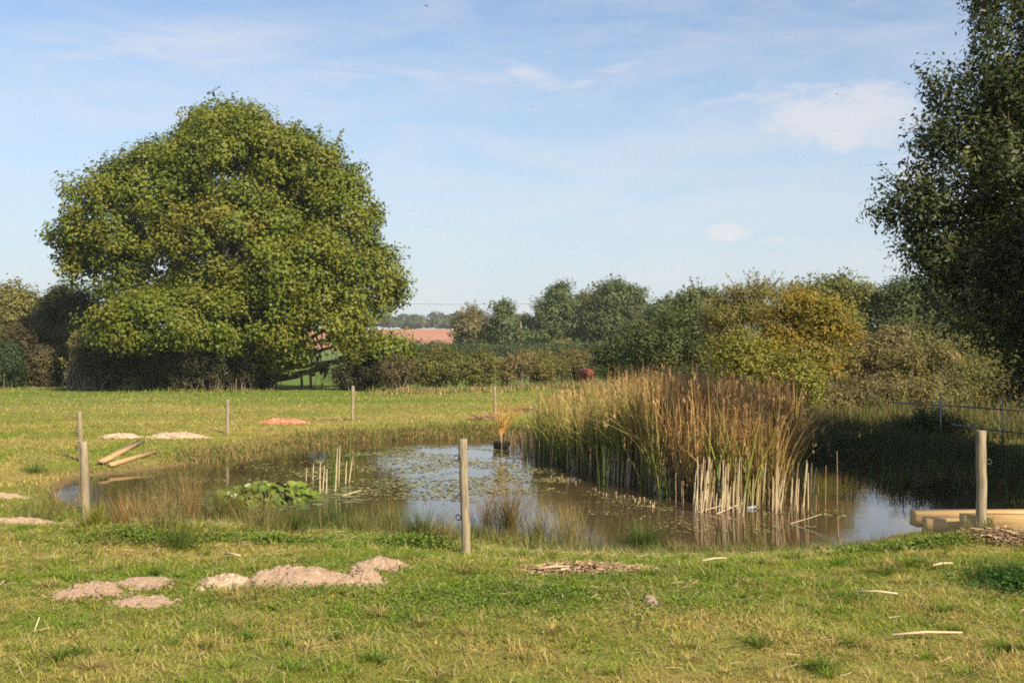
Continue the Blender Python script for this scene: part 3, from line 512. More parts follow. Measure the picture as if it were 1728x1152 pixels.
# ------------------------------------------------------------------ mounds and rubble
FOOT = []
def mound(name, label, px, py, rpx, h, mat, seed, ratio=0.55, group=None, cat='soil mound', specks=14, clods=26):
    rng = np.random.default_rng(seed); x, y, z = G(px, py); rx = rpx*y/F; ry = max(rx*ratio, .18); FOOT.append((x, y, rx*.88, ry*.88))
    t = thing(name, label, cat, (x, y, z), group); nr, na = 34, 110; V = []
    k = seed*3.7
    for i_ in range(nr):
        for j_ in range(na):
            a = j_/na*2*math.pi; r = i_/(nr-1); e = 1+0.55*(float(fbm(np.array(math.cos(a)*1.4+k), np.array(math.sin(a)*1.4+k), 1.6, 3, 3))-0.5)*2
            xx, yy = math.cos(a)*r*rx*e, math.sin(a)*r*ry*e; V.append((xx, yy, r))
    V = np.array(V); r = V[:, 2]; gx = V[:, 0]+x; gy = V[:, 1]+y; gg = gz(gx, gy)
    n1 = fbm(gx, gy, 7, 4, 1); n2 = fbm(gx, gy, 26, 3, 2); n3 = fbm(gx, gy, 2.6, 2, 5)
    n4 = fbm(gx, gy, 60, 2, 7); hh = h*((1-r**3)*(0.25+1.0*n3)+(0.5-np.abs(n1-0.5)*3.2)*.45*(1-r**4))+((n2-.5)*.05+(n4-.5)*.028)*(1-r**6)*(.5+h*2)
    V[:, 2] = gg+np.maximum(hh, -0.01)+0.012-0.05*sstep(.9, 1.0, r)-z
    i2 = np.arange(nr-1)[:, None]*na; j2 = np.arange(na)[None]; Q_ = np.stack([i2+j2, i2+na+j2, i2+na+(j2+1) % na, i2+(j2+1) % na], -1).reshape(-1, 4)
    mesh_np('heap', V, Q_, mat, None, True, t)
    b = Bag()
    for _ in range(clods*5):
        a = rng.uniform(0, 2*math.pi); rr = math.sqrt(rng.random())*1.15+abs(rng.normal())*.15; cx_, cy_ = math.cos(a)*rr*rx, math.sin(a)*rr*ry; s_ = rng.uniform(.004, .013)*(1+y*.03)*(2.2 if rng.random() < .10 else 1)
        zz = g1(cx_+x, cy_+y)-z+max(0, h*(1-rr**2)*.8); m_ = 6
        th = np.linspace(0, math.pi, 5)[:, None]; ph = np.arange(m_)[None]/m_*2*math.pi
        S = np.stack([np.sin(th)*np.cos(ph), np.sin(th)*np.sin(ph), np.cos(th)+0*ph], -1).reshape(-1, 3)*rng.uniform(.7, 1.3, (5*m_, 1))*s_*np.array([1.3, 1, .8])
        i3 = np.arange(4)[:, None]*m_; j3 = np.arange(m_)[None]; b.add(S+(cx_, cy_, zz+s_*.3), np.stack([i3+j3, i3+m_+j3, i3+m_+(j3+1) % m_, i3+(j3+1) % m_], -1).reshape(-1, 4))
    b.build('clods', mat, t)['kind'] = 'stuff'
    return t
SG = 'spoil heaps of sandy soil on the near grass'
mound('soil_mound', 'low pinkish soil heap with white specks at far left of the near grass', 150, 1003, 54, .09, M_SOIL, 1, group=SG)
mound('soil_mound', 'flat grey bare soil heap below the leftmost heap', 247, 1020, 46, .04, M_SOIL, 2, group=SG)
mound('soil_mound', 'small broken crumbs of soil between the left heaps and the pale lump', 245, 987, 40, .04, M_SOIL, 3, group=SG, clods=50)
mound('soil_mound', 'small pale soil lump just left of the biggest heap', 385, 987, 42, .07, M_PALE, 4, group=SG)
mound('soil_mound', 'biggest pinkish soil heap strewn with pale stones', 510, 984, 84, .15, M_SOIL, 5, group=SG, clods=70)
mound('soil_mound', 'lumpy soil clod at the right end of the biggest heap', 614, 982, 32, .14, M_SOIL, 6, .8, group=SG)
mound('soil_mound', 'rounded soil clods behind the biggest heap near the middle post', 645, 957, 40, .09, M_SOIL, 7, .45, group=SG)
mound('bare_earth', 'bare earth slope by the near left corner of the pond', 35, 885, 62, .09, M_SOIL, 8, .5, cat='bare earth')
mound('bare_earth', 'small bare earth patch at the left edge above the bare slope', 8, 838, 34, .06, M_SOIL, 9, .6, cat='bare earth')
mound('rubble_pile', 'small pale rubble pile above the leaning board', 205, 738, 30, .10, M_PALE, 10, .6, cat='rubble pile', clods=40)
mound('rubble_pile', 'long pale rubble pile by the far left fence post', 298, 738, 48, .12, M_PALE, 11, .5, cat='rubble pile', clods=80)
mound('rubble_pile', 'crumbled orange brick pile on the far bank', 480, 713, 34, .13, M_BRICK, 12, .6, cat='rubble pile', clods=90)
mound('soil_mound', 'little reddish clod alone on the near grass', 1098, 1017, 11, .03, M_SOIL, 13, .7, clods=5)

# ------------------------------------------------------------------ posts
def torus(bag, c, Rr, r, ax='y', n=14, m_=6):
    a = np.arange(n+1)/n*2*math.pi
    P = np.c_[c[0]+Rr*np.cos(a), np.full(n+1, c[1]), c[2]+Rr*np.sin(a)] if ax == 'y' else np.c_[np.full(n+1, c[0]), c[1]+Rr*np.cos(a), c[2]+Rr*np.sin(a)]
    bag.tube(P, r, m_)
def post(label, px, py, Y, top_py, r, lean=(0, 0), ins=(), square=False, side=-1):
    x = (px-CX)/F*Y; z0 = g1(x, Y); zt = CAMZ-(top_py-HZ)/F*Y; H = zt-z0; t = thing('fence_post', label, 'post', (x, Y, z0), 'wooden posts round the pond')
    k = 14; zz = np.linspace(-0.35, H, k); rng = np.random.default_rng(int(px)); rr = r*(1.04-0.06*np.linspace(0, 1, k))*(1+rng.normal(size=k)*.012)
    P = np.c_[lean[0]*zz+rng.normal(size=k)*.003, lean[1]*zz, zz]
    Bag().tube(np.vstack([P, P[-1:]+(0, 0, .006)]), np.r_[rr, rr[-1]*.88], 18).build('shaft', M_POST, t, smooth=False)
    for f_ in ins:
        b = Bag(); c = (lean[0]*H*f_+side*(r+.022), -r*.35, H*f_); torus(b, c, .028, .008); b.tube([(c[0]-side*.015, c[1], c[2]), (c[0]-side*.06, c[1], c[2])], .008, 6); b.tube([(c[0]-side*.028, c[1], c[2]), (c[0]-side*.04, c[1], c[2])], .016, 8)
        b.build('insulator', M_BLACK, t)
    FOOT.append((x, Y, r+.02, r+.02)); return x, Y, z0
post('round weathered post in the middle of the near bank', 787, 915, 11.6, 741, .046, (-0.034, 0), (.84, .32))
post('thick grey weathered post on the near left bank', 146, 868, 15.3, 745, .056, (-0.03, 0), (.21,), side=-1)
post('thin brown leaning post behind the thick grey left post', 137, 775, 24, 694, .047, (-.03, 0), (.85, .55, .30))
post('slim pale post on the far bank beside the long rubble pile', 384, 735, 31.5, 674, .05, (0.0, 0), (.8,))
post('slim far bank post in front of the low oak limbs', 595, 708, 37.7, 651, .055, (0.01, 0))
post('slim far bank post behind the yellow sapling', 836, 705, 38.7, 653, .055, (-.03, 0))
RX, RY, RZ = post('round shaded post with timbers at its foot', 1655, 885, 12.3, 727, .056, (0.0, 0), (.70, .12), side=1)
for lab, px, Y, h_ in (('short dark stake in the field gap below the oak', 524, 68, .85), ('thin pale stake in the field gap below the oak', 509, 69, .75)):
    x = (px-CX)/F*Y; z = g1(x, Y); t = thing('stake', lab, 'stake', (x, Y, z)); Bag().tube([(0, 0, -.2), (0.02, 0, h_*.5), (0, 0, h_)], [.09, .085, .08], 8).build('shaft', M_POST, t)

# ------------------------------------------------------------------ timbers, boards, rails
def timber(name, label, c, size, rz, mat, ry=0, group=None, rx=0, cat='timber'):
    o = Bag().box((0, 0, 0), size, rz, rx, ry, .004).build(name, mat, None); o.location = c; return tag(o, label, cat, group)
TGm = 'new timbers by the right post'
gzt = min(g1(5.0, 12.7), g1(6.5, 12.7)); print('GZT', gzt, g1(5.25, 12.3), g1(5, 13.2))
timber('timber_beam', 'long new timber lying behind the other two by the right post', (4.78+1.35, 13.12, -.005), (2.7, .22, .18), R(1), M_TIMBER, group=TGm)
timber('timber_beam', 'short new timber with its end in shade, lowest by the right post', (4.80+.95, 12.74, -.055), (1.9, .2, .21), R(-3), M_TIMBER, group=TGm)
timber('timber_beam', 'front new timber whose face catches the sun behind the right post', (5.11+1.25, 12.44, .035), (2.5, .19, .2), R(-1.5), M_TIMBER, group=TGm)
timber('timber_beam', 'dark lower timber carrying the long one behind the right post', (4.95+1.3, 13.14, -.19), (2.5, .24, .2), R(.5), M_TIMBER, group=TGm)
FOOT.append((6.0, 12.78, 1.35, .34))
def plank(label, p0, p1, wd, th, mat, lift=.06):
    a = np.array(G(*p0)); b = np.array(G(*p1)); a[2] += lift; b[2] += lift; d = b-a; Ln = np.linalg.norm(d)
    return timber('plank', label, tuple((a+b)/2), (Ln, wd, th), math.atan2(d[1], d[0]), mat, -math.asin(d[2]/Ln), 'old planks on the left bank', cat='plank')
plank('upper flat tan plank of the pair on the left bank', (172, 787), (240, 750), .17, .05, M_BOARD, .10)
plank('lower tan plank of the pair nearer the water', (186, 789), (262, 766), .12, .07, M_BOARD, .06)
t = thing('rail_fence', 'grey steel pipe rail fence behind the right bank', 'fence', ((1587-CX)/F*26.4, 26.4, g1((1587-CX)/F*26.4, 26.4)))
o0 = np.array(t.location); q3 = lambda px, py, Y0: np.array([(px-CX)/F*(Y := Y0*1.2), Y, CAMZ-(py-HZ)/F*Y])-o0
Bag().tube([q3(1498, 678, 22.4), q3(1610, 685, 22), q3(1800, 698, 21.4)], .018, 8).build('rail', M_GALV, t); Bag().tube([q3(1605, 716, 21.6), q3(1690, 727, 21.3), q3(1800, 738, 21)], .018, 8).build('rail', M_GALV, t)
for px, top in ((1587, 660), (1692, 668)):
    x = (px-CX)/F*26.4; Bag().tube([q3(px, top, 22)*1.0, np.array([x, 26.4, g1(x, 26.4)-.2])-o0], .016, 8).build('upright', M_GALV, t)

# ------------------------------------------------------------------ plants of the pond
def bed_mask(poly, n, rng):
    P = np.array([W(*p) for p in poly]); lo, hi = P.min(0), P.max(0); out = []
    while sum(map(len, out)) < n:
        c = rng.uniform(lo, hi, (n*2, 2)); ins = np.zeros(len(c), bool); A, B = P, np.roll(P, -1, axis=0)
        for (ax, ay), (bx, by) in zip(A, B):
            if ay != by: ins ^= ((ay > c[:, 1]) != (by > c[:, 1])) & (c[:, 0] < (bx-ax)*(c[:, 1]-ay)/(by-ay)+ax)
        out.append(c[ins])
    return np.vstack(out)[:n]
rng = np.random.default_rng(100)
BED = [(905, 768), (935, 782), (985, 797), (1040, 808), (1085, 822), (1120, 838), (1180, 850), (1240, 856), (1305, 850), (1338, 836), (1348, 810), (1345, 775), (1318, 757), (1200, 748), (1080, 742), (1000, 740), (930, 742), (908, 752)]
n = 34000; xy = bed_mask(BED, n, rng); pxx = CX+xy[:, 0]/xy[:, 1]*F
cl_ = fbm(xy[:, 0], xy[:, 1], 1.6, 3, 2); keep = rng.random(n) < np.clip((cl_-.25)*3.2, .15, 1); xy = xy[keep]; pxx = pxx[keep]; cl_ = cl_[keep]; n = len(xy)
hgt = (1.5+0.60*sstep(905, 1060, pxx)-0.22*sstep(1150, 1300, pxx))*rng.uniform(.6, 1.05, n)*(0.78+.44*fbm(xy[:, 0], xy[:, 1], 1.3, 3, 9))*(1+.14*(rng.random(n) < .03))
gr = np.clip(0.68-0.38*sstep(960, 1180, pxx)+(cl_-.5)*1.4+rng.normal(size=n)*.25, 0, 1)[:, None]
TAN = np.array([0.48, 0.34, 0.14]); RED = np.array([0.37, 0.19, 0.085]); GRN = np.array([0.17, 0.24, 0.035]); PALE = np.array([0.50, 0.39, 0.23]); BRN = np.array([0.15, 0.09, 0.04])
vv = rng.uniform(.4, 1.5, (n, 1)); rs = sstep(980, 1160, pxx)[:, None]
c0 = (BRN*(.8-.4*gr)+PALE*.2*rng.random((n, 1))+GRN*.55*gr)*vv; cmid = (GRN*gr+(TAN*(1-rs*.5)+RED*rs*.5)*(1-gr)*.8)*vv; c1 = ((TAN*(1-rs)+RED*rs)*(.55+.45*(1-gr))+GRN*gr*.45)*vv
V, Q_, K = blades(np.c_[xy, np.full(n, WATER-.03)], hgt, rng.uniform(.015, .036, n), rng.uniform(0, 2*math.pi, n), rng.normal(size=n)*.09+(rng.random(n) < .06)*rng.uniform(.1, .3, n), np.abs(rng.normal(size=n))*.18+(rng.random(n) < .15)*.45, c0, c1, 5, rng.uniform(0, 2*math.pi, n), .12, cmid)
tag(mesh_np('reed_bed', V, Q_, M_REED, K), 'dense bed of tall green and brown reeds standing in the pond', 'reeds', kind='stuff')
q = rng.choice(n, 2600, replace=False); tip = V.reshape(n, 6, 2, 3)[q, 5].mean(1); tip = np.repeat(tip, 7, axis=0)+rng.normal(size=(2600*7, 3))*np.array([.02, .02, .07])
Nr = rng.normal(size=tip.shape); Nr[:, 2] *= .3; Nr /= np.linalg.norm(Nr, axis=1)[:, None]; upv = rng.normal(size=tip.shape)*.35; upv[:, 2] += 1
V, Q_, K = leaves(tip, Nr, rng.uniform(.06, .14, len(tip)), rng.uniform(.008, .018, len(tip)), np.repeat(pick(((.40, .22, .10, 3), (.55, .38, .18, 3), (.24, .12, .06, 2)), 2600, rng), 7, axis=0), rng, up=upv)
tag(mesh_np('reed_plumes', V, Q_, M_REED, K), 'rusty feathery tips along the top of the reed bed', 'reeds', kind='stuff')
# dry fringe of broken reed at the left of the bed and round the far shore
def fringe(name, label, pts, n, h, wcol, seed, lean=.3, wd=.012, kind='stuff', spread=.4, mat=None, bendk=.5, green=.2):
    rng = np.random.default_rng(seed); pts = np.array(pts, float); seg = rng.integers(0, len(pts)-1, n); t = rng.random((n, 1)); P = pts[seg]*(1-t)+pts[seg+1]*t+rng.normal(size=(n, 2))*spread
    sd = sdf(P[:, 0], P[:, 1]); z = np.maximum(gz(P[:, 0], P[:, 1], sd), WATER-.05); cl2 = fbm(P[:, 0], P[:, 1], 1.5, 2, 3); hh = h*rng.uniform(.5, 1.1, n)*(.45+1.1*cl2)
    g_ = (rng.random((n, 1)) < green); c = np.where(g_, np.array([.09, .13, .025]), np.array(wcol))*rng.uniform(.65, 1.3, (n, 1))
    V, Q_, K = blades(np.c_[P, z], hh, rng.uniform(.6, 1.3, n)*wd, rng.uniform(0, 2*math.pi, n), rng.normal(size=n)*lean, np.abs(rng.normal(size=n))*bendk, c, c, 3)
    return tag(mesh_np(name, V, Q_, mat or M_REED, K), label, 'grass', kind=kind)
def GP(*p): return [G(*q)[:2] for q in p]
fringe('dry_reed_fringe', 'dry straw coloured reed fringe left of the tall reeds', [W(868, 752), W(890, 750), W(912, 760), W(900, 772)], 500, .75, (.42, .30, .16), 101, .12, .014, spread=.3, bendk=.15, green=.1)
shf = [tuple(p) for p in SHC if p[1] > 25 and p[0] < 2]
shf = sorted(shf, key=lambda p: p[0])
fringe('bank_grass', 'long tan and olive grass hanging over the far bank', [(x, y+.5) for x, y in shf], 15000, .19, (.34, .25, .10), 102, .5, .014, spread=.42, bendk=.9, green=.45)
fringe('bank_grass', 'rough brown grass on the shaded right bank', [W(1340, 757), W(1420, 770), W(1520, 790), W(1610, 822), W(1668, 862)], 9000, .15, (.10, .075, .035), 103, .5, .013, spread=.55, bendk=.8, green=.4)  # blade brown darkened for the shade of this bank
nearsh = [W(120, 852), W(200, 874), W(300, 882), W(400, 884), W(500, 886), W(600, 890), W(700, 897), W(800, 905), W(880, 914), W(960, 927)]
fringe('shore_rushes', 'thin rush and sedge blades along the near shore', [(x, y-.6) for x, y in nearsh], 4200, .24, (.26, .20, .08), 104, .3, .007, spread=.4, bendk=.45, green=.6)
fringe('shore_rushes', 'sparse short grass along the near right shore', [(x, y-.7) for x, y in [W(960, 927), W(1080, 931), W(1200, 930), W(1340, 928), W(1440, 920), W(1540, 902)]], 3500, .16, (.22, .17, .07), 105, .4, .007, spread=.35, bendk=.6, green=.7)

fringe('hedge_bottom_grass', 'straw coloured long grass along the foot of the far hedge', [G(px, py)[:2] for px, py in ((-40, 659), (120, 657), (300, 660), (440, 661))], 1200, .25, (.26, .22, .08), 106, .3, .05, spread=.8, bendk=.4, green=.5)
fringe('hedge_bottom_grass', 'tan rough grass along the foot of the hedge right of the oak', [G(px, py)[:2] for px, py in ((640, 665), (740, 664), (830, 660), (930, 655), (1010, 652))], 2600, .40, (.34, .26, .11), 107, .3, .05, spread=.8, bendk=.4, green=.35)
fringe('scrub_grass', 'tall rough brown grass and bramble shoots below the thicket on the right', [(6.6, 30.5), (9.5, 30), (13, 30.5), (18, 31)], 9000, .60, (.15, .11, .05), 108, .35, .022, spread=1.3, bendk=.6, green=.45)
fringe('scrub_grass', 'rough brown grass between the shaded bank and the rails', [(7.0, 34.5), (10, 34.5), (14, 35), (19, 35)], 8000, .75, (.17, .125, .055), 109, .35, .026, spread=1.2, bendk=.6, green=.4)
fringe('scrub_grass', 'dark rough growth hanging over the shaded right bank', [(8.4, 20.5), (9.4, 23.5), (9.6, 26), (8.2, 28)], 9000, .50, (.09, .065, .03), 110, .4, .018, spread=.7, bendk=.8, green=.5)  # shade of the bank is put into this dark blade colour
RG = 'rush tussocks along the near bank'
def tussock(label, px, py, h, wd, n, col, col2, seed, lean=.33, heads=0, group=RG, name='rush_tussock', bw=.006, bendk=.35, cat='tussock'):
    rng = np.random.default_rng(seed); x, y, z = G(px, py); t = thing(name, label, cat, (x, y, z), group)
    a = rng.uniform(0, 2*math.pi, n); r = np.abs(rng.normal(size=n))*wd*.35; P = np.c_[np.cos(a)*r, np.sin(a)*r, np.full(n, -.03)]; P[:, 2] += np.maximum(gz(P[:, 0]+x, P[:, 1]+y), WATER)-z
    n = int(n*1.25); a = np.resize(a, n)+rng.normal(size=n)*.1; r = np.resize(r, n); P = np.resize(P, (n, 3)); hh = 1.3*h*rng.uniform(.35, 1.1, n); f_ = rng.random((n, 1)); c0 = np.array(col)*(1-f_)+np.array(col2)*f_; c0 = c0*rng.uniform(.7, 1.25, (n, 1))
    ln = lean*(.3+r/wd*2)*rng.uniform(.4, 1.2, n)
    V, Q_, K = blades(P, hh, rng.uniform(.7, 1.3, n)*bw, a+rng.normal(size=n)*.5, ln, np.abs(rng.normal(size=n))*bendk, c0, c0*.6+np.array(col2)*.4, 4); mesh_np('blades', V, Q_, M_GRASS, K, False, t)['kind'] = 'stuff'
    if heads:
        q = rng.choice(n, heads, replace=False); tip = P[q]+np.c_[np.cos(a[q])*(ln[q])*hh[q]*1.05, np.sin(a[q])*ln[q]*hh[q]*1.05, hh[q]*.95]
        tip = np.repeat(tip, 5, axis=0)+rng.normal(size=(heads*5, 3))*.012; Nr = rng.normal(size=tip.shape); Nr /= np.linalg.norm(Nr, axis=1)[:, None]
        V, Q_, K = leaves(tip, Nr, np.full(len(tip), .022), np.full(len(tip), .012), np.tile((.16, .08, .04), (len(tip), 1)), rng); mesh_np('seed_heads', V, Q_, M_REED, K, False, t)['kind'] = 'stuff'
    return t
Gn, Gd, Tn, Br = (.11, .15, .03), (.055, .09, .02), (.34, .26, .11), (.24, .13, .05)
tussock('big brown flowering rush tussock just right of the middle post', 858, 888, .62, .55, 340, Gn, Br, 1, .42, 60)
tussock('dark green rush tussock in front of the reed bed', 1085, 922, .34, .5, 420, Gd, Gn, 2, .7)
tussock('tall thin green rushes at the water left of the dark tussock', 960, 915, .48, .8, 260, Gn, Tn, 3, .3, 20)
tussock('sparse rush tussock at the water right of the brown tussock', 910, 908, .42, .5, 200, Gn, Tn, 4, .35, 20)
tussock('spiky dark green rush tussock left of the middle post', 712, 905, .42, .5, 300, Gd, Gn, 5, .5, 24)
tussock('upright tan rush tussock between two green ones', 660, 893, .38, .4, 220, Tn, Gn, 6, .3, 10)
tussock('wide green rush tussock below the lily leaves', 565, 893, .4, .7, 300, Gn, Gd, 7, .35)
tussock('tall reddish brown rush tussock left of the lily leaves', 318, 880, .78, .5, 240, Br, Tn, 8, .28, 60)
tussock('tangled brown rush tussock overlapping the lily leaves', 382, 875, .6, .6, 240, Br, Gn, 9, .45, 40)
tussock('low tan rush tussock leaning between the left rushes', 258, 882, .42, .5, 150, Tn, Br, 10, .5, 20)
tussock('small rusty dock tussock right of the thick left post', 208, 882, .32, .35, 140, (.30, .12, .05), Tn, 11, .4, 10)
tussock('green rush tussock with yellow blades under the lilies', 445, 893, .4, .6, 260, Gn, Tn, 12, .35)
tussock('fine green tuft close behind the brown soil edge', 305, 925, .3, .4, 220, Gd, Gn, 13, .35)
tussock('straw tuft of leaning dead stalks by the left pond corner', 92, 862, .55, .7, 90, Tn, Br, 14, .7, 6)
tussock('green tuft at the foot of the thick left post', 160, 884, .25, .5, 260, Gn, (.3, .28, .05), 15, .4)
tussock('green tuft at the foot of the middle post', 812, 905, .2, .35, 260, Gd, Gn, 16, .5)
tussock('dry tuft at the foot of the right post', 1668, 906, .22, .25, 160, Tn, Gd, 17, .4)
tussock('low dark tuft at the near right edge of the grass', 1700, 975, .16, .5, 500, Gd, (.07, .13, .02), 18, .6)
tussock('dark rush tuft alone on the left meadow', 62, 797, .25, .5, 200, Gd, Gn, 19, .5)
tussock('loose tan grass tuft between the wide green rushes and the tan rushes', 612, 898, .3, .5, 200, Tn, Gn, 20, .45)
tussock('green sedge tuft just left of the tan rushes', 500, 897, .32, .5, 240, Gn, Gd, 21, .4, 10)
tussock('thin rush tuft right of the spiky green tussock', 752, 912, .34, .4, 180, Gn, Tn, 22, .4, 14)
tussock('low sedge tuft right of the dark green tussock', 1150, 930, .16, .5, 200, Gn, Tn, 23, .5)
tussock('small blade tuft on the bank before the lone stalks', 1250, 936, .13, .4, 160, Gn, Tn, 24, .5)
tussock('rusty dead tuft between the thick left post and the tall rushes', 232, 874, .45, .4, 130, Br, Tn, 25, .45, 16)
tussock('tawny tuft on the crest left of the thick left post', 60, 880, .35, .6, 220, Tn, Gn, 26, .55)
tussock('green rushes behind the small rusty dock tussock', 280, 890, .35, .5, 220, Gn, Tn, 27, .4)
tussock('thin reddish rush sprays over the water right of the middle post', 820, 880, .5, .4, 90, Br, Tn, 28, .5, 30)
# cattail clump with cut stalks in open water
def cat_clump(label, px, py, h, wd, n, seed, c=(.11, .16, .03), c2=(.16, .17, .05)):
    rng = np.random.default_rng(seed); x, y = W(px, py); t = thing('cattail_clump', label, 'cattail', (x, y, WATER))
    a = rng.uniform(0, 2*math.pi, n); r = rng.random(n)*wd; P = np.c_[np.cos(a)*r, np.sin(a)*r, np.full(n, -.03)]; cc_ = np.array(c)*rng.uniform(.7, 1.3, (n, 1))
    V, Q_, K = blades(P, h*rng.uniform(.55, 1.05, n), rng.uniform(.012, .02, n), a, rng.normal(size=n)*.1, np.abs(rng.normal(size=n))*.2, cc_, cc_*.4+np.array(c2)*.6, 5, rng.uniform(0, 6, n)); mesh_np('blades', V, Q_, M_REED, K, False, t)['kind'] = 'stuff'
cat_clump('small green cattail clump rising among the cut stalks', 563, 818, 1.35, .18, 26, 1)
cat_clump('thin green cattail clump right of the cut stalks', 592, 805, 1.1, .12, 12, 2)
cat_clump('fresh green cattail clump before the dark part of the reed bed', 1018, 822, .95, .14, 14, 3)
cat_clump('bright green cattail clump left of the pale cut stalks', 1132, 842, 1.1, .22, 26, 4)
cat_clump('second green cattail clump beside the pale cut stalks', 1092, 830, .9, .16, 16, 5)
# cut stalks, each a thing
m_st = rampmat('bleached_stalk', [(0.3, (0.42, 0.32, 0.19)), (0.6, (0.58, 0.48, 0.32)), (0.8, (0.70, 0.62, 0.47))], 5, 5, .8, .2, .004, (1, 1, .3))
m_sb = rampmat('brown_stalk', [(0.3, (0.20, 0.13, 0.07)), (0.7, (0.36, 0.26, 0.15))], 6, 5, .85, .2, .004, (1, 1, .3))
stalk_src = []
for k_, mt in enumerate((m_st, m_sb, m_st)):
    b = Bag().tube([(0, 0, -.05), (.004*k_, 0, .3), (0, .004, .65), (0, 0, 1.0)], [.011, .010, .009, .007], 7); b.add(np.array([[0, .012, .5], [.0, .012, .55], [.05, .012, .8], [.045, .012, .82]]), [[0, 1, 2, 3]])
    me = b.build('cut_stalk', mt); stalk_src.append(me)
SRCUSED = set()
def stalk(px, py, h, k, tilt, az, label, group, th=1.0):
    x, y = W(px, py); s_ = stalk_src[k]
    if k in SRCUSED: o = s_.copy(); C.objects.link(o)
    else: o = s_; SRCUSED.add(k)
    o.location = (x, y, WATER-.04); o.scale = (th, th, h); o.rotation_euler = (math.sin(az)*tilt, math.cos(az)*tilt, az); return tag(o, label, 'stalk', group)
rng = np.random.default_rng(120)
for px, py, h, tl in ((517, 810, .30, .02), (528, 808, .36, .05), (540, 832, .62, .02), (545, 826, .50, .06), (551, 833, .50, .02), (566, 829, .86, .05), (572, 812, .76, .03), (583, 816, .5, .06), (589, 814, .5, .12)):
    stalk(px, py, h, 0, tl, rng.uniform(0, 6), 'bleached cut reed stalk standing in open water by the lily leaves', 'bleached stalks by the lily leaves', 1.15)
stalk(565, 836, .5, 0, 1.42, 2.6, 'bleached stalk lying slanted on the water by the lily leaves', None, 1.2)
for _ in range(125):
    px = 1168+ (rng.random()**.9)*85; py = rng.uniform(842, 866)-(px-1168)*.02; stalk(px, py, rng.uniform(.25, .95), 0 if rng.random() < .6 else 1, abs(rng.normal())*.09, rng.uniform(0, 6), 'pale cut reed stalk in the dense sunlit group before the reeds', 'pale stalks before the reeds', 1.0)
for _ in range(55):
    px = rng.uniform(1240, 1372); py = rng.uniform(838, 872)-(px-1240)*.06; stalk(px, py, rng.uniform(.3, .85), 0 if rng.random() < .5 else 1, abs(rng.normal())*.08, rng.uniform(0, 6), 'cut reed stalk standing at the right front corner of the reeds', 'stalks at the right corner of the reeds', 1.0)
for _ in range(80):
    px = rng.uniform(905, 1160); f0 = np.interp(px, [905, 985, 1085, 1160], [772, 800, 826, 850]); stalk(px, f0+rng.uniform(-8, 4), rng.uniform(.3, .75), 1 if rng.random() < .6 else 2, abs(rng.normal())*.06, rng.uniform(0, 6), 'brown stalk at the shaded left foot of the reeds', 'stalks along the left foot of the reeds', 1.0)
for _ in range(34):
    px = rng.uniform(925, 1110); f0 = np.interp(px, [905, 985, 1085, 1160], [780, 812, 838, 858]); stalk(px, f0+rng.uniform(2, 16), rng.uniform(.05, .12), 2, .05, rng.uniform(0, 6), 'tiny pale stub poking out of the water before the reeds', 'tiny stubs before the reeds', .9)
for px, py, h, tl in ((1329, 880, .28, .12), (1276, 893, .22, 0), (1316, 886, .16, 0), (1345, 868, .2, .1), (1352, 866, .2, .05), (1376, 862, .3, .02), (1392, 850, .7, .02), (1412, 850, .95, 0), (1225, 869, .35, .03), (1288, 872, .14, .1), (1252, 872, .12, 0), (1380, 840, .5, 0), (1414, 905, .3, .0)):
    stalk(px, py, h, 1, tl, rng.uniform(0, 6), 'lone brown stalk standing in dark water right of the reeds', 'lone stalks right of the reeds', .9)
for px, py, az in ((1160, 864, 2.9), (1200, 866, 2.2), (1322, 882, 3.9)):
    stalk(px, py, .6, 0, 1.35, az, 'fallen pale stalk resting on the water before the reeds', 'fallen stalks before the reeds', 1.0)

# water lily with lifted leaves, floating leaves and pondweed
def round_leaf(bag, c, r, nrm, az, rng, col, wave=.12):
    nrm = np.array(nrm, float); nrm /= np.linalg.norm(nrm); ref = np.array([math.cos(az), math.sin(az), 0]); u = ref-nrm*ref.dot(nrm); u /= np.linalg.norm(u); v = np.cross(nrm, u)
    k = 14; a = np.linspace(.16, 2*math.pi-.16, k); rr = r*(1+rng.normal(size=k)*.03); o = []
    for f_ in (0.0, .55, 1.0):
        for a_, q in zip(a, rr): o.append(np.array(c)+u*math.cos(a_)*q*f_+v*math.sin(a_)*q*f_+nrm*(r*.28*f_*f_+wave*r*math.sin(a_*3+az)*f_))
    Q_ = [(i_*k+j, i_*k+j+1, (i_+1)*k+j+1, (i_+1)*k+j) for i_ in (0, 1) for j in range(k-1)]; bag.add(np.array(o), Q_, np.tile(col, (3*k, 1)))
rng = np.random.default_rng(130); lx, ly = W(455, 838); b = Bag(); st_ = Bag()
for _ in range(190):
    a = rng.uniform(0, 2*math.pi); r = math.sqrt(rng.random()); x = math.cos(a)*r*.95; y = math.sin(a)*r*1.4; z = rng.uniform(.03, .17)*(1.05-r**3); tl = rng.normal(size=2)*.5
    c = np.array([(.085, .13, .014), (.12, .165, .02), (.16, .19, .03), (.22, .19, .03)][rng.choice(4, p=[.4, .35, .18, .07])])*rng.uniform(.8, 1.2)
    round_leaf(b, (x, y, z), rng.uniform(.07, .115), (tl[0]+math.cos(a)*.3, tl[1]-.3, 1), rng.uniform(0, 6), rng, c); st_.tube([(x*.8, y*.8, -.1), (x, y, z)], .006, 5)
t = thing('water_lily', 'big clump of crowded glossy water lily leaves lifted above the pond', 'water lily', (lx, ly, WATER)); b.build('leaves', M_LILY, t, usecol=True, smooth=True); st_.build('leaf_stalks', M_TWIG, t)
b = Bag()
